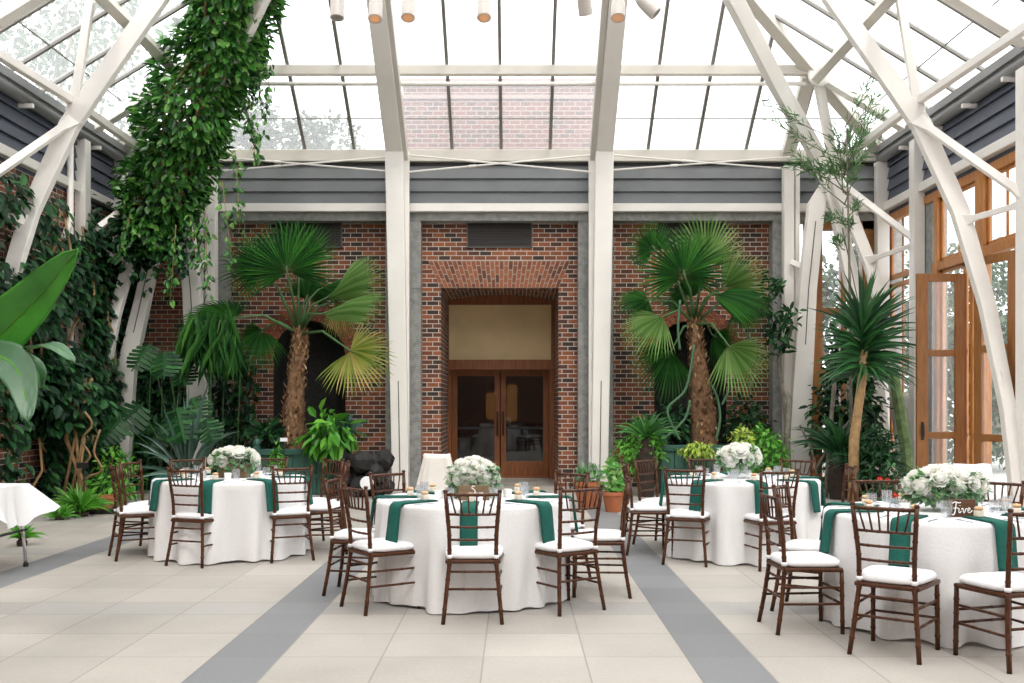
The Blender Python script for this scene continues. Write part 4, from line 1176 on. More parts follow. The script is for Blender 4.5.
# --- creeper on the left wall
e = thing('wall_creeper', (XL + .4, 15.0, 0))
def wall_fn(r):
    while True:
        Y = r.uniform(10.8, 17.8); z = r.uniform(.1, 4.9)
        if Y < 13 and z < 1.6 : continue
        top = 4.7 - .5 * math.sin(Y * 2.1) ** 2
        if z > top: continue
        if math.sin(Y * 3.1 + z * 1.3) + math.sin(z * 4 - Y) > 1.2: continue
        if 13.5 < Y < 14.4 and z < 1.5: continue
        return Vector((XL + .1 + r.random() ** .6 * (.5 if Y < 14.5 else .26), Y, z)), Vector((1, -.35, 0))
mb = MB(); cloud(mb, r, 5200, wall_fn, (.12, .24), .6, .9)
def corner_fn(r):
    Y = r.uniform(17.5, 17.9); x = r.uniform(XL + .2, P(150, 0, 17.5).x); z = r.uniform(.1, 5.0 if x < P(138, 0, 17.5).x else 2.2)
    return Vector((x, Y, z)), Vector((.3, -1, 0))
cloud(mb, r, 1700, corner_fn, (.12, .22), .6, .8)
def band_fn(r):                # runs from the wall across to the hip vine
    f = r.random(); c = P(70, 235, 16.9).lerp(P(185, 245, 16.9), f); return c + Vector((r.uniform(-.3, .3), r.uniform(-.4, .4), r.gauss(0, .3))), Vector((0, -1, .2))
cloud(mb, r, 900, band_fn, (.12, .2), .62, .7)
part(mb, 'foliage', M_leafdk, e)
mb = MB()
for s in range(14):
    Y = 11.5 + s * .45; pts = [(XL + .25 + .15 * math.sin(i * 1.7 + s), Y + .35 * math.sin(i * .9 + s * 2), i * .55) for i in range(9)]
    mb.tube(pts, .02, 6)
part(mb, 'stems', M_stem, e, smooth=True)
tag(e, 'dense dark creeper covering the left brick wall', 'creeper')
# philodendron mass in front of the left wall
e = thing('philodendron', (P(75, 0, 14.6).x, 14.6, 0))
mb = MB()
def phil_fn(r):
    q = r.uniform(0, 2 * PI); h = r.random(); c = P(52 + 12 * math.sin(h * 5), 432 - 70 * h, 14.7); R = .5 + .2 * math.sin(h * 3)
    o = Vector((math.cos(q), math.sin(q) * .7, .1)); return c + o * R * r.uniform(.5, 1.05), o
cloud(mb, r, 800, phil_fn, (.14, .26), .62, 1.0)
part(mb, 'foliage', M_leafdk, e)
mb = MB()
for s in range(6): mb.tube([(e.location.x + .1 * s - .25, 14.7, 0), (e.location.x + .15 * math.sin(s), 14.6, 1.0), (e.location.x + .2 * math.cos(s), 14.7, 1.9)], .025, 6)
part(mb, 'stems', M_stem, e, smooth=True)
tag(e, 'dark large-leafed philodendron standing beside the left leaning steel leg', 'plant')
# tan roots at its foot
mb = MB()
for pts in ([(85, 412), (92, 425), (82, 440), (90, 456), (80, 472), (88, 500), (84, 518)], [(100, 430), (94, 452), (102, 470), (86, 478), (74, 492)], [(48, 515), (56, 503), (72, 500), (90, 503), (100, 508)], [(50, 520), (60, 516), (68, 522)]):
    mb.tube(smooth([P(a, b_, 14.0 + .1 * i) for i, (a, b_) in enumerate(pts)]), .016, 7)
tag(mb.build('twisting_stem', M_stem, smooth=True), 'twisting tan woody stems at the foot of the left wall', 'stems')
# --- monstera
def monstera_leaf(mb, hub, axis, up, L):
    a = axis.normalized(); n_ = (up - a * up.dot(a)).normalized(); s_ = a.cross(n_); n = 7
    for sd in (-1, 1):
        for k in range(n):
            f0 = -.10 + k / n * .98; f1 = f0 + .125; w = math.sin(PI * min(1, (k + 1.3) / (n + 1.5))) ** .7 * .50 * L
            b0 = hub + a * (L * max(f0, 0)); b1 = hub + a * (L * max(f1, .02))
            dn = n_ * (w * .28)
            t0 = hub + a * (L * (f0 + .06)) + s_ * (sd * w) - dn; t1 = hub + a * (L * (f0 + .15)) + s_ * (sd * w * .93) - dn
            mb.add([b0, b0.lerp(t0, .5) - n_ * w * .05, t0, t1, b1.lerp(t1, .5) + a * L * .012, b1], [(0, 1, 4, 5), (1, 2, 3, 4)])
    mb.bar([hub - a * .0, hub + a * L * 1.0], [.10 * L, .03 * L], .004, n_)
e = thing('monstera', (P(165, 0, 16.2).x, 16.2, 0))
mb = MB(); st = MB()
spots = [(150, 345, -.3, .28), (165, 352, .1, .27), (140, 405, -.5, .34), (178, 408, .3, .36), (160, 425, -.1, .28), (192, 398, .6, .26), (120, 420, -.5, .26), (205, 420, .5, .24), (182, 365, .2, .24)]
for px, py, dx, L in spots:
    Y = 16.2 + r.uniform(-.5, .5); h = P(px, py, Y); ax = Vector((dx + r.uniform(-.1, .1), -.5, -.75)); monstera_leaf(mb, h, ax, Vector((dx * .2, -1, .35)), L * 2.0)
    st.tube([(e.location.x + r.uniform(-.2, .2), 16.4, .1), (h.x * .5 + e.location.x * .5, 16.5, h.z * .6), h], .012, 6)
part(mb, 'leaves', leafmat('monstera green', [(.008, .035, .013), (.018, .075, .022), (.035, .13, .035)], spec=.25), e, solid=.004); part(st, 'stems', M_greenstem, e, smooth=True)
tag(e, 'split-leaf monstera between the leaning left steel legs', 'plant')
# bright drooping philodendron left of the left palm
e = thing('drooping_plant', (P(210, 0, 16.6).x, 16.6, 0)); mb = MB(); st = MB()
for k in range(150):
    c = P(r.uniform(188, 236), r.uniform(308, 340), 16.4 + r.uniform(-.3, .4)); ax = Vector((r.uniform(-.5, .5), r.uniform(-.5, 0), -1)); leaf(mb, c, ax, Vector((r.uniform(-.6, .6), -1, .3)), r.uniform(.5, .85), .11)
for k in range(8): st.tube([(e.location.x + r.uniform(-.1, .1), 16.6, 0), (e.location.x, 16.6, 2.0), P(195 + 5 * k, 320, 16.4)], .014, 6)
part(mb, 'leaves', leafmat('green drooping leaves', [(.02, .08, .025), (.05, .18, .035), (.14, .34, .07)]), e); part(st, 'stems', M_greenstem, e, smooth=True)  # mixed greens, one drawn at random for each leaf
tag(e, 'bright green drooping long-leafed plant left of the left palm', 'plant')
e = thing('understorey_foliage', (P(170, 0, 17.2).x, 17.2, 0)); mb = MB()
def und(r):
    return Vector((r.uniform(P(118, 0, 17).x, P(245, 0, 17).x), r.uniform(17.45, 17.9), r.uniform(0.1, 2.4))), Vector((0, -1, .2))
cloud(mb, r, 1500, und, (.14, .26), .5, .8); part(mb, 'foliage', M_leafdk, e)
mb = MB()
for k in range(9): mb.tube([(e.location.x - 1 + k * .26, 17.4, 0), (e.location.x - 1 + k * .26 + .1 * math.sin(k), 17.4, 2.6)], .012, 5)
part(mb, 'stems', M_greenstem, e)
tag(e, 'dark leafy understorey behind the agave and monstera', 'shrub')
# --- blades
def blade(mb, base, tip, w, bend=.15, n=6, side=None):
    base = Vector(base); tip = Vector(tip); d = tip - base; L = d.length; a = d.normalized(); s_ = a.cross(Vector((0, -1, .15)))
    if s_.length < .1: s_ = Vector((1, 0, 0))
    s_.normalize(); n_ = s_.cross(a); vs = []
    for i in range(n + 1):
        f = i / n; ww = w * (.55 + .9 * f if f < .35 else .87 * (1 - f) / .65 + .0) ; c = base + d * f + Vector((0, 0, bend * L * 4 * f * (1 - f) * .5))
        vs += [c - s_ * ww / 2 + n_ * ww * .12, c - n_ * ww * .1, c + s_ * ww / 2 + n_ * ww * .12]
    fs = []
    for i in range(n):
        for k in range(2): fs.append((i * 3 + k, i * 3 + k + 1, (i + 1) * 3 + k + 1, (i + 1) * 3 + k))
    mb.add(vs, fs)
e = thing('agave', (P(188, 0, 15.8).x, 15.8, 0)); mb = MB(); c0 = Vector((e.location.x, 15.8, .35))
for px, py in ((120, 470), (133, 447), (140, 432), (150, 425), (160, 408), (172, 400), (183, 395), (192, 390), (202, 393), (208, 380), (216, 405), (224, 425), (232, 430), (240, 437), (128, 480), (146, 455), (165, 430), (198, 415), (212, 435), (178, 420)):
    for j in range(1 + (px % 2)):
        t_ = P(px + r.uniform(-4, 4), py + r.uniform(-6, 6), 15.8 + r.uniform(-.7, .7)); blade(mb, c0 + rvec(r, .06), t_, .085, .25)
part(mb, 'blades', M_agave, e, solid=.006); mb = MB(); mb.lathe([(.16, 0), (.2, .3), (.1, .5)], 14, M=Matrix.Translation((e.location.x, 15.8, 0))); part(mb, 'trunk', M_greystem, e)
tag(e, 'spiky blue-green agave behind the back left table', 'plant')
def frond_tuft(name, px, py, Y, R, n, w, label, mat, zr=.9, seed=1, cat='plant'):
    rr = random.Random(seed); c = P(px, py, Y); e = thing(name, (c.x, Y, 0)); mb = MB()
    for k in range(n):
        q = rr.uniform(0, 2 * PI); el = rr.uniform(.15, 1.3); L = R * rr.uniform(.7, 1.15)
        t_ = c + Vector((math.cos(q) * math.cos(el), math.sin(q) * math.cos(el), math.sin(el) * zr - .15)) * L; blade(mb, c, t_, w, .35)
    part(mb, 'blades', mat, e)
    mb = MB(); mb.lathe([(R * .2, 0), (R * .22, max(.05, c.z * .8)), (R * .1, c.z + .02)], 10, M=Matrix.Translation((c.x, Y, 0))); part(mb, 'rootstock', M_soil, e)
    tag(e, label, cat); return e
frond_tuft('fern', 80, 514, 13.4, .55, 170, .03, 'bright green fern on the floor at the foot of the left wall', M_leafbr, seed=2)
frond_tuft('fern', 60, 520, 13.0, .3, 70, .03, 'small green fern half behind the left serving table', M_leafbr, seed=3)
frond_tuft('fern', 22, 540, 10.6, .25, 60, .03, 'green fern tuft under the left serving table edge', M_leafbr, seed=31)
def shrub(name, px0, px1, py0, py1, Y, n, L, mat, label, w=.6, dep=.4, seed=1, droop=.5, floor=True, cat='shrub'):
    rr = random.Random(seed); a = P(px0, py1, Y); b_ = P(px1, py0, Y); c = (a + b_) / 2; h = (b_.z - a.z) / 2; wx = (b_.x - a.x) / 2
    e = thing(name, (c.x, Y, 0)); mb = MB()
    def fn(r_):
        d = rvec(r_); 
        while d.length > 1 or d.length < .1: d = rvec(r_)
        k = .55 + .45 * r_.random(); d = d.normalized() * k * (1 + .2 * math.sin(5 * d.x + 3 * d.z))
        return c + Vector((d.x * wx, d.y * dep, d.z * h)), d
    cloud(mb, rr, n, fn, L, w, droop); part(mb, 'foliage', mat, e)
    mb = MB()
    for k in range(7):
        q = 2 * PI * k / 7; z0 = 0 if floor else a.z - .1
        mb.tube([(c.x + .05 * math.cos(q), Y + .05 * math.sin(q), z0), (c.x + wx * .4 * math.cos(q), Y + dep * .4 * math.sin(q), c.z + h * .5 * math.sin(q * 2))], .01, 5)
    part(mb, 'stems', M_greenstem, e); tag(e, label, cat); return e
shrub('leafy_shrub', 92, 140, 452, 505, 14.9, 420, (.07, .13), M_leafbr, 'small green shrub in front of the left leaning leg', seed=4)
# terracotta pot on the left
mb = MB(); e = thing('flower_pot', (P(100, 0, 13.9).x, 13.9, 0))
mb.lathe([(.11, 0), (.15, .14), (.17, .14), (.17, .18), (.14, .18), (.14, .14), (0, .14)], 24, M=Matrix.Translation((e.location.x + .06, 13.9, .06))); part(mb, 'pot', M_terra, e, smooth='auto')
mb = MB(); mb.box(e.location.x - .2, e.location.x + .3, 13.65, 14.15, 0, .06); part(mb, 'dark_stand', M_black, e, bevel=.01)
tag(e, 'terracotta pot on a dark block left of the leftmost chair', 'pot')
mb = MB(); e = thing('plant_label', (P(84, 0, 14.2).x, 14.2, 0)); x = e.location.x
mb.tube([(x, 14.2, 0), (x, 14.2, .62)], .01, 6); part(mb, 'stake', M_black, e); mb = MB(); mb.box(x - .08, x + .08, 14.14, 14.17, .6, .68); part(mb, 'plate', M_black, e)
tag(e, 'small black plant marker on a stake before the white left leg', 'marker')
# --- bird of paradise leaves in the left foreground
def big_leaf(name, pts, w, nrm, label, mat, fold=.25, cat='leaf'):
    pts = [Vector(p) for p in pts]; nrm = Vector(nrm).normalized(); n = 14; vs = []; k = 6
    def cr(t):
        t *= len(pts) - 1; i = min(int(t), len(pts) - 2); t -= i; p0, p1, p2, p3 = pts[max(i - 1, 0)], pts[i], pts[i + 1], pts[min(i + 2, len(pts) - 1)]
        return .5 * ((2 * p1) + (p2 - p0) * t + (2 * p0 - 5 * p1 + 4 * p2 - p3) * t * t + (3 * p1 - p0 - 3 * p2 + p3) * t ** 3)
    for i in range(n + 1):
        f = i / n; c = cr(f); tg = (cr(min(1, f + .02)) - cr(max(0, f - .02))).normalized(); s_ = tg.cross(nrm).normalized()
        ww = w * (math.sin(PI * (f ** .75)) ** .7 if 0 < f < 1 else 0) + .004
        for j in range(-k, k + 1):
            u = j / k; vs.append(c + s_ * (u * ww / 2) + nrm * (abs(u) * fold * ww / 2 + .008 * math.sin(u * 9 + f * 30) * (w / .4)))
    m = 2 * k + 1; fs = [(i * m + j, i * m + j + 1, (i + 1) * m + j + 1, (i + 1) * m + j) for i in range(n) for j in range(m - 1)]
    return vs, fs, [cr(i / n) for i in range(n + 1)]
e = thing('bird_of_paradise_plant', (-3.55, 5.9, 0))
for nm, pts, w, nrm, mat, fold in (
    ('leaf', [P(-45, 395, 5.9), P(-10, 345, 5.7), P(35, 300, 5.5), P(78, 249, 5.2)], .29, (-.45, -.72, -.52), M_banana, .35),
    ('leaf', [P(-10, 352, 5.8), P(20, 350, 5.5), P(50, 345, 5.2), P(75, 362, 5.0)], .13, (.1, -.35, .9), M_bananapale, .1),
    ('leaf', [P(-30, 350, 5.6), P(5, 358, 5.3), P(22, 380, 5.2), P(28, 422, 5.1)], .20, (.25, -.9, .3), M_bananapale, .1),
    ('leaf', [P(-5, 355, 5.7), P(25, 362, 5.6), P(38, 372, 5.6), P(40, 388, 5.6)], .11, (.2, -.8, .5), M_bananapale, .1)):
    vs, fs, mid = big_leaf('leaf', pts, w, nrm, '', mat, fold); mb = MB(); mb.add(vs, fs); l = part(mb, nm, mat, e, smooth=True, solid=.003)
    mb = MB(); mb.tube([p + Vector((0, 0, -.004)) for p in mid], [.012 - .0007 * i for i in range(len(mid))], 6); ll = e.location; mb.v = [(x - ll.x, y - ll.y, z - ll.z) for x, y, z in mb.v]; mb.build('midrib', M_leafbr, l)
    mb = MB(); mb.tube([(-3.55, 5.9, 0), (-3.5, 5.9, 1.2), pts[0].lerp(Vector((-3.4, 5.85, 1.7)), .5), pts[0]], [.03, .025, .015, .012], 8); part(mb, 'stalk', M_greenstem, e, smooth=True)
tag(e, 'large glossy paddle leaves reaching in from the left edge', 'plant')
# --- fan palms
def fan(mb, hub, axis, nrm, R, spread=150, nseg=34, droop=.35, rr=None, split=.5):
    a = Vector(axis).normalized(); n_ = Vector(nrm); n_ = (n_ - a * n_.dot(a)).normalized(); s_ = a.cross(n_)
    for k in range(nseg):
        q = R_(-spread + 2 * spread * (k + .5) / nseg); dq = R_(spread / nseg)
        L = R * (1 - .18 * (abs(q) / R_(spread)) ** 2) * rr.uniform(.94, 1.05)
        def pt(ang, rad, lift): 
            dr = droop * (rad / R) ** 2.2 * R
            return hub + (a * math.cos(ang) + s_ * math.sin(ang)) * rad + n_ * (lift - .12 * R * (abs(ang) / R_(spread)) ** 2) + Vector((0, 0, -dr))
        f1, f2 = .25 * L, split * L
        w3 = .35
        v = [pt(q, .02, 0), pt(q - dq, f1, .012 * R), pt(q, f1, -.022 * R), pt(q + dq, f1, .012 * R),
             pt(q - dq, f2, .018 * R), pt(q, f2, -.03 * R), pt(q + dq, f2, .018 * R),
             pt(q - dq * .38, .80 * L, .008 * R), pt(q, .80 * L, -.012 * R), pt(q + dq * .38, .80 * L, .008 * R), pt(q + dq * rr.uniform(-.6, .6), L * 1.03, -.02)]
        mb.add(v, [(0, 2, 1), (0, 3, 2), (1, 2, 5, 4), (2, 3, 6, 5), (4, 5, 8, 7), (5, 6, 9, 8), (7, 8, 10), (8, 9, 10)])
def palm(base_px, Y, trunk, fans, label, seed):
    rr = random.Random(seed); b0 = P(base_px, 0, Y); e = thing('fan_palm', (b0.x, Y, 0))
    pts = [P(x, y, Y) for x, y, w in trunk]; rs = [w * Y / F / 2 * .64 for x, y, w in trunk]
    pts = [Vector((pts[0].x, Y, 0))] + pts; rs = [rs[0]] + rs
    mb = MB(); mb.tube(pts, rs, 16); tr = part(mb, 'trunk', M_bark, e, smooth=True)
    mb = MB()                     # husk of old leaf bases
    for k in range(520):
        t = rr.random(); c, R = along(t, pts, rs); q = rr.uniform(0, 2 * PI); o = Vector((math.cos(q), math.sin(q), 0))
        leaf(mb, c + o * R * .95, o * .7 + Vector((0, 0, 1 if rr.random() < .8 else -1)) + rvec(rr, .3), o, rr.uniform(.07, .13), .5)
    l = e.location; mb.v = [(x - l.x, y - l.y, z - l.z) for x, y, z in mb.v]; mb.build('husk', M_barkhusk, tr)['kind'] = 'stuff'
    top = pts[-1]
    for (hx, hy, dY, tx, ty, nr, R, sp, dr, mat) in fans:
        hub = P(hx, hy, Y + dY); tipd = P(tx, ty, Y + dY + .0) - hub; tipd.y += nr[3] if len(nr) > 3 else -.1
        fr = MB(); fan(fr, hub, tipd, nr[:3], R * Y / F, sp, int(16 + sp * .2), dr, rr); f = part(fr, 'frond', mat, e)
        mb = MB(); mid = top.lerp(hub, .5) + Vector((0, -.1, .12)); mb.tube([top + Vector((0, 0, -.1)), mid, hub, hub + tipd.normalized() * .1], [.03, .022, .016, .01], 6)
        mb.v = [(x - l.x, y - l.y, z - l.z) for x, y, z in mb.v]; mb.build('leaf_stalk', M_greenstem, f, smooth=True)
    tag(e, label, 'palm tree'); return e
up = (0, -1, .25)
palm(294, 17.0, [(293, 440, 38), (294, 410, 31), (297, 370, 24), (300, 345, 20), (299, 328, 16)], [
    (287, 272, -.5, 282, 215, (0, -1, .15), 56, 118, .08, M_palm),
    (300, 262, .2, 300, 218, (.1, -1, .1), 48, 85, .05, M_palm),
    (262, 268, -.2, 232, 240, (0, -1, .3), 44, 110, .15, M_palm),
    (326, 298, -.1, 390, 250, (.2, -.8, .8), 70, 36, .12, M_palmlt),
    (318, 290, .3, 375, 268, (.0, -.6, 1), 52, 60, .2, M_palm),
    (322, 314, -.4, 388, 286, (.3, -.6, .9), 70, 34, .2, M_palmlt),
    (349, 350, -.6, 382, 370, (.2, -1, .3), 46, 112, .12, M_palmyel),
    (232, 318, -.3, 200, 315, (0, -.8, .7), 56, 110, .3, M_palm),
    (340, 300, .2, 350, 330, (0, -1, .3), 30, 70, .4, M_palmyel),
    (262, 330, .3, 240, 360, (0, -.9, .4), 36, 100, .4, M_palm),
    (306, 300, .4, 320, 262, (0, -1, .2), 40, 90, .1, M_palm)],
    'fan palm in the left brick bay with one pale yellowing frond low right', 31)
palm(705, 17.0, [(704, 440, 44), (703, 420, 42), (701, 390, 32), (698, 360, 24), (695, 335, 19), (694, 318, 15)], [
    (684, 276, -.5, 680, 230, (0, -1, .2), 52, 125, .1, M_palm),
    (705, 262, -.1, 708, 215, (.1, -1, .1), 50, 95, .05, M_palmlt),
    (655, 250, .1, 640, 228, (0, -1, .2), 34, 115, .1, M_palm),
    (722, 288, -.2, 772, 250, (.2, -.9, .5), 52, 55, .1, M_palmlt),
    (715, 293, -.5, 765, 298, (.1, -.7, .8), 56, 55, .15, M_palm),
    (728, 345, -.6, 752, 372, (.1, -1, .3), 50, 75, .12, M_palmlt),
    (664, 316, -.3, 625, 338, (-.1, -.8, .7), 46, 75, .2, M_palmlt),
    (650, 300, .2, 615, 305, (0, -.8, .7), 38, 90, .2, M_palm),
    (672, 350, .1, 648, 380, (0, -1, .3), 48, 80, .2, M_palm),
    (740, 305, .3, 770, 330, (0, -1, .4), 34, 90, .3, M_palm),
    (690, 300, .4, 668, 270, (0, -1, .2), 40, 90, .1, M_palm),
    (712, 335, .3, 740, 350, (0, -1, .3), 34, 70, .3, M_palm)],
    'fan palm in the right brick bay with a thick shaggy trunk', 32)
# --- green planter boxes
def planter(px0, px1, pytop, Y, label):
    x0, x1 = P(px0, 0, Y).x, P(px1, 0, Y).x; z1 = P(0, pytop, Y).z; e = thing('planter_box', ((x0 + x1) / 2, Y, 0))
    mb = MB(); n = 7
    for k in range(n): mb.box(x0 + (x1 - x0) * k / n + .005, x0 + (x1 - x0) * (k + 1) / n - .005, Y, Y + .03, .02, z1 - .08)
    mb.box(x0, x1, Y + .03, Y + .8, 0, z1 - .12); mb.box(x0, x1, Y - .02, Y + .03, .28, .36); part(mb, 'body', M_planter, e, bevel=.004)
    mb = MB(); mb.box(x0 - .03, x1 + .03, Y - .04, Y + .06, z1 - .1, z1); mb.box(x0 - .03, x1 + .03, Y + .75, Y + .84, z1 - .1, z1); mb.box(x0 - .03, x0 + .06, Y, Y + .8, z1 - .1, z1); mb.box(x1 - .06, x1 + .03, Y, Y + .8, z1 - .1, z1); part(mb, 'rim', M_planter, e, bevel=.006)
    for x in (x0, x1):
        mb = MB(); mb.box(x - .05, x + .05, Y - .05, Y + .05, 0, z1 + .06); mb.lathe([(.05, 0), (.065, .03), (.06, .07), (.03, .11), (0, .12)], 12, M=Matrix.Translation((x, Y, z1 + .06))); part(mb, 'corner_post', M_planter, e)
    mb = MB(); mb.box(x0 + .02, x1 - .02, Y + .04, Y + .78, z1 - .14, z1 - .05); part(mb, 'soil', M_soil, e)
    tag(e, label, 'planter')
planter(257, 340, 449, 16.6, 'dark green slatted wooden planter box under the left palm')
planter(664, 738, 445, 16.6, 'dark green slatted wooden planter box with finial posts under the right palm')
shrub('bright_plant', 307, 352, 412, 455, 16.5, 160, (.22, .38), M_leafbr, 'bright green broad-leafed plant in the left planter right of the palm trunk', .42, .35, 9, .8)
shrub('trailing_plant', 268, 285, 446, 476, 16.45, 240, (.05, .09), M_leafbr, 'light green trailer spilling over the front of the left planter', .6, .12, 10, .9)
frond_tuft('fern', 268, 440, 16.9, .55, 90, .04, 'feathery fern in the left planter left of the trunk', M_leafdk, seed=11)
shrub('leafy_shrub', 255, 292, 422, 448, 17.0, 260, (.08, .16), M_leafdk, 'dark leafy growth at the base of the left palm trunk', seed=12)
frond_tuft('grey_succulent', 345, 436, 16.7, .55, 46, .06, 'grey-green strappy plant drooping over the right end of the left planter', M_agave, seed=13)
mb = MB(); e = thing('plant_label', (P(284, 0, 16.4).x, 16.4, .7)); x = e.location.x
mb.tube([(x, 16.4, .7), (x, 16.4, .95)], .008, 5); part(mb, 'stake', M_black, e); mb = MB(); mb.box(x - .06, x + .06, 16.38, 16.39, .9, .96); part(mb, 'plate', M_china, e)
tag(e, 'white plant label at the foot of the left palm', 'marker')
shrub('leafy_shrub', 616, 668, 425, 470, 16.6, 700, (.06, .13), M_leafbr, 'green shrub left of the right planter against the brick', seed=14)
shrub('chartreuse_plant', 733, 752, 427, 447, 16.4, 200, (.06, .11), M_leafyel, 'small yellow-green plant right of the right palm trunk', seed=15, floor=True)
shrub('leafy_shrub', 742, 788, 430, 480, 16.3, 900, (.06, .12), M_leafbr, 'broad green shrub at the right end of the right bay', seed=16)
frond_tuft('fern', 646, 440, 16.3, .65, 60, .045, 'arching green blades left of the right palm trunk', M_palm, seed=17)
shrub('trailing_plant', 680, 716, 441, 456, 16.4, 260, (.07, .12), M_leafyel, 'pale variegated trailer along the front of the right planter', .5, .15, 18, 1.0)
shrub('leafy_shrub', 640, 700, 405, 445, 17.2, 500, (.09, .18), M_leafdk, 'dark foliage in the niche behind the right palm trunk', seed=19)
shrub('leafy_shrub', 718, 770, 400, 450, 17.3, 480, (.08, .16), M_leafdk, 'dark foliage behind the chartreuse plant', seed=20)
# serpent cactus stems by the right palm
mb = MB()
for pts in ([(694, 345), (690, 372), (684, 392), (668, 408), (672, 425), (680, 440)], [(680, 300), (678, 330), (680, 350)], [(722, 405), (728, 392), (733, 380)], [(716, 440), (720, 420), (718, 400), (712, 385)], [(690, 400), (684, 420), (660, 442)]):
    mb.tube(smooth([P(a, b_, 16.5) for a, b_ in pts]), .022, 7)
e = thing('climbing_cactus', (P(690, 0, 16.5).x, 16.5, 0)); part(mb, 'stems', simple('jade stem', (.05, .13, .06), .5), e, smooth=True)
tag(e, 'smooth jade stems snaking around the right palm trunk', 'cactus')
# branching tree at the right edge of the bay
e = thing('slender_tree', (P(785, 0, 17.2).x, 17.2, 0)); mb = MB()
mb.tube([(e.location.x, 17.2, 0), P(786, 420, 17.2), P(778, 360, 17.2), P(790, 335, 17.2), P(792, 322, 17.2)], .03, 7); mb.tube([P(778, 355, 17.2), P(762, 352, 17.2), P(742, 330, 17.2)], .018, 6); mb.tube([P(762, 352, 17.2), P(750, 388, 17.2), P(752, 420, 17.2)], .018, 6)
part(mb, 'stems', M_greystem, e, smooth=True); mb = MB()
for px, py in ((788, 318), (776, 330), (764, 308), (772, 290), (780, 345)):
    for k in range(38): leaf(mb, P(px, py, 17.1) + rvec(r, .16), rvec(r) + Vector((0, -.4, .2)), Vector((0, -1, .6)), r.uniform(.12, .22), .4)
part(mb, 'foliage', M_leafdk, e); tag(e, 'slender grey-stemmed tree at the right edge of the right bay', 'tree')
# potted croton and pots by the doorway
e = thing('potted_plant', (P(606, 0, 14.0).x, 14.0, 0)); x = e.location.x; mb = MB()
mb.lathe([(.13, 0), (.19, .3), (.21, .3), (.21, .36), (.17, .36), (.17, .31), (0, .3)], 20, M=Matrix.Translation((x, 14.0, 0))); part(mb, 'pot', M_terra, e, smooth='auto'); mb = MB()
for k in range(90):
    c = Vector((x + r.uniform(-.12, .16), 14 + r.uniform(-.15, .15), r.uniform(.35, .85))); leaf(mb, c, Vector((r.uniform(-.8, .8), r.uniform(-.8, .2), r.uniform(-.5, .6))), Vector((0, -1, .5)), r.uniform(.12, .2), .55)
part(mb, 'foliage', leafmat('variegated leaves', [(.06, .22, .04), (.10, .34, .05), (.45, .6, .25)]), e); tag(e, 'variegated broad-leafed plant in terracotta right of the doorway', 'potted plant'); e.scale = (.8, .8, .78); e.location.x += .10
e = thing('potted_plant', (P(588, 0, 14.6).x, 14.6, 0)); x = e.location.x; mb = MB()
mb.lathe([(.14, 0), (.2, .32), (.22, .32), (.22, .38), (.18, .38), (.18, .33), (0, .32)], 20, M=Matrix.Translation((x, 14.6, 0))); part(mb, 'pot', M_terra, e, smooth='auto'); mb = MB()
for k in range(160): leaf(mb, Vector((x, 14.6, .4)) + rvec(r, .16), rvec(r) + Vector((0, 0, .8)), rvec(r), r.uniform(.08, .16), .4)
part(mb, 'foliage', M_leafgrey, e); tag(e, 'grey-green herb in a terracotta pot before the right doorway column', 'potted plant')
# dark stone mound with lamp left of doorway column
e = thing('dark_rockery', (P(366, 0, 16.4).x, 16.4, 0)); mb = MB()
x = e.location.x
for k in range(26):
    c = Vector((x + r.uniform(-.42, .42), 16.4 + r.uniform(-.25, .25), r.uniform(.1, .62))); s_ = r.uniform(.11, .2)
    mb.lathe([(s_ * .3, -s_), (s_ * .9, -s_ * .5), (s_, .1 * s_), (s_ * .6, s_ * .7), (s_ * .15, s_ * .85)], 7, M=Matrix.Translation(c) @ Euler((r.uniform(0, 3), r.uniform(0, 3), 0)).to_matrix().to_4x4())
part(mb, 'stones', M_stonedk_shade, e); mb = MB(); c = P(367, 483, 16.0); mb.lathe([(0, -.02), (.10, -.02), (.11, .02), (.0, .03)], 18, M=Matrix.Translation(c) @ Matrix.Rotation(PI / 2, 4, 'X')); part(mb, 'round_lamp', M_china, e, smooth='auto')
tag(e, 'low heap of dark stone with a round pale lamp left of the doorway column', 'rockery')
# --- yucca on a cane at the right
e = thing('yucca', (P(856, 0, 15.2).x, 15.2, 0)); mb = MB()
tr_pts = [P(853, 520, 15.2), P(854, 440, 15.2), P(858, 410, 15.2), P(862, 380, 15.2), P(864, 350, 15.2)]; tr_pts[0].z = 0
mb.tube(tr_pts, [.085, .08, .07, .07, .06], 10); part(mb, 'trunk', M_stem, e, smooth=True); mb = MB()
for k in range(210):
    f = r.random(); c = P(864, 372, 15.2).lerp(P(862, 318, 15.2), f); q = r.uniform(0, 2 * PI); el = -.5 + 1.9 * f * r.uniform(.6, 1.05) + r.uniform(-.15, .25)
    d = Vector((math.cos(q) * math.cos(el), math.sin(q) * math.cos(el), math.sin(el))); blade(mb, c, c + d * r.uniform(.62, .95), .07, .10 if el > .3 else .22)
part(mb, 'blades', M_yucca, e); tag(e, 'tall yucca with spiky crown on a tan cane at the right', 'yucca')
frond_tuft('dracaena', 842, 460, 15.9, 1.0, 80, .08, 'dark dracaena low behind the yucca cane', M_yucca, seed=41)
frond_tuft('dracaena', 868, 470, 15.6, .8, 70, .06, 'dark spiky plant right of the yucca cane', M_yucca, seed=42)
shrub('leafy_shrub', 812, 884, 330, 486, 16.9, 1500, (.10, .2), M_leafdk, 'dark leafy mass behind the yucca cane', seed=43)
shrub('leafy_shrub', 858, 900, 430, 500, 15.2, 520, (.07, .14), M_leafdk, 'dark shrub below the green cactus column', seed=44)
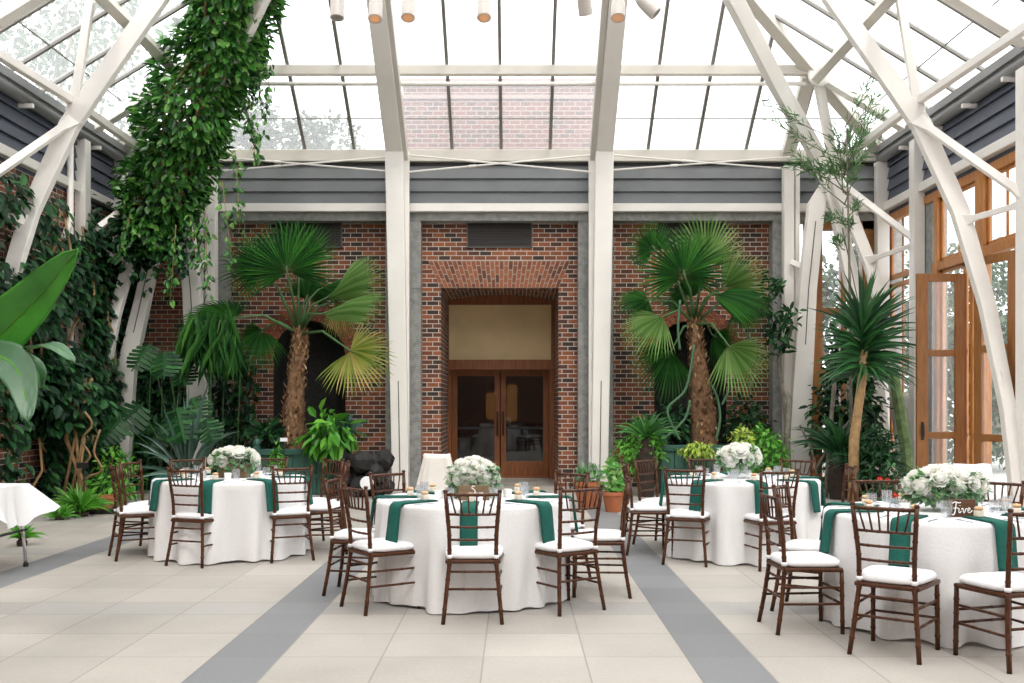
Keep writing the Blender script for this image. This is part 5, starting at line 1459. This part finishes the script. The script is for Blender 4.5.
e = thing('column_cactus', (P(905, 0, 15.9).x, 15.9, 0)); mb = MB(); pts = [P(909, 520, 15.9), P(906, 450, 15.9), P(899, 405, 15.9), P(893, 370, 15.9)]; pts[0].z = 0
mb.tube(pts, [.1, .1, .09, .07], 7); part(mb, 'stem', simple('mottled green cactus', (.16, .24, .09), .7, var=.5, scale=9), e, smooth=False); tag(e, 'green mottled cactus column beside the white right web plate', 'cactus')
mb = MB(); mb.tube([P(826, 500, 16.1), P(829, 440, 16.1), P(833, 400, 16.1), P(835, 372, 16.1)], .035, 7); mb.tube([P(800, 425, 16.1), P(812, 450, 16.1), P(818, 480, 16.1)], .02, 6); mb.tube([P(852, 418, 16.1), P(830, 445, 16.1), P(815, 470, 16.1)], .02, 6)
tag(mb.build('dead_sapling', M_greystem, smooth=True), 'thin bare grey stems left of the yucca', 'stems')
mb = MB(); mb.tube([P(789, 505, 16.5), P(787, 440, 16.5), P(789, 400, 16.5), P(783, 384, 16.5)], [.06, .055, .05, .03], 8)
tag(mb.build('dead_tree', M_greystem, smooth=True), 'pale grey trunk standing before the stone at the right bay edge', 'stems')
e = shrub('flowering_shrub', 872, 916, 470, 520, 9.9, 520, (.05, .09), M_leafdk, 'green shrub with red flowers behind the Five table', seed=45); mb = MB()
for k in range(22):
    o = bpy.data.objects.new('red_bloom', ROSE[k % 3].copy() if k < 3 else MRED[k % 3]); 
    if k < 3:
        o.data.materials[0] = M_flowerred; MRED = [o.data] if k == 0 else MRED + [o.data]
    col.objects.link(o); o.parent = e
    o.location = (r.uniform(-.25, .25), r.uniform(-.45, -.2), EYE + (405 - r.uniform(478, 508)) * 9.9 / F); o.scale = (.03, .03, .03); o.rotation_euler = (1.2, r.uniform(-.5, .5), 0)
# airy needle tree above the right frames
e = thing('needle_tree', (P(845, 0, 15.9).x, 15.9, 0)); mb = MB(); st = MB()
st.tube([(e.location.x + .1, 15.9, 0), P(850, 300, 15.9), P(848, 200, 15.9), P(846, 120, 15.9)], [.03, .025, .015, .006], 7)
tips = [(763, 100), (770, 118), (792, 150), (800, 162), (822, 150), (835, 128), (850, 122), (870, 82), (876, 96), (885, 110), (862, 132), (840, 148), (812, 165), (858, 160), (868, 118), (880, 132), (845, 165), (830, 168), (852, 145), (790, 165), (848, 220), (838, 240), (856, 205), (830, 215)]
for px, py in tips:
    Y = 15.9 + r.uniform(-.4, .4); a = P(847 + r.uniform(-4, 4), py + 45 if py < 165 else py + 10, 15.9); c = P(px, py, Y); st.tube([a, a.lerp(c, .5) + Vector((0, 0, -.05)), c], [.012, .008, .004], 5)
    for k in range(48):
        f = .35 + .65 * r.random(); p = a.lerp(c, f); d = (c - a).normalized() + rvec(r, .9); leaf(mb, p + rvec(r, .06), d, rvec(r), r.uniform(.10, .2), .10)
part(mb, 'needles', M_conif, e); part(st, 'stems', M_greystem, e, smooth=True); tag(e, 'airy needle-leafed tree tip behind the right roof node', 'tree')
# --- trees outside the glass
def tree(x, y, z0, z1, R, n, label, seed):
    rr = random.Random(seed); e = thing('outdoor_tree', (x, y, 0)); mb = MB()
    blobs = [(Vector((x + rr.uniform(-R, R) * .7, y + rr.uniform(-R, R) * .7, rr.uniform(z0, z1))), R * rr.uniform(.3, .6)) for _ in range(14)]
    def fn(r_):
        c, q = blobs[r_.randrange(len(blobs))]; d = rvec(r_)
        while d.length < .1: d = rvec(r_)
        d.normalize(); return c + d * q * r_.uniform(.6, 1), d
    cloud(mb, rr, int(n * 1.6), fn, (.12, .22), .7, .3); part(mb, 'foliage', M_tree, e)
    mb = MB(); mb.tube([(x, y, 0), (x, y, (z0 + z1) / 2)], [.25, .12], 8)
    for c, q in blobs: mb.tube([(x, y, z0 * .8), c], [.08, .03], 5)
    part(mb, 'trunk', M_greystem, e); tag(e, label, 'tree')
tree(-12.5, 16, 5, 10.5, 3.6, 5200, 'leafy tree outside seen faintly through the left roof glass', 51)
tree(-12.0, 24, 5, 12, 3.6, 4200, 'tree outside beyond the back left roof corner', 52)
tree(-5.8, 25, 6.0, 8.6, 1.8, 5200, 'tree outside seen through the glass between vine and left column', 53)
tree(10.8, 23.5, 1, 5.0, 2.2, 3600, 'tree outside the right windows near the back', 54)
tree(14.5, 30, 1, 5.5, 3.0, 3000, 'farther tree outside the right windows', 55)
tree(7.9, 23.5, 1, 5.5, 1.9, 4200, 'tree outside the window in the back right corner', 56)
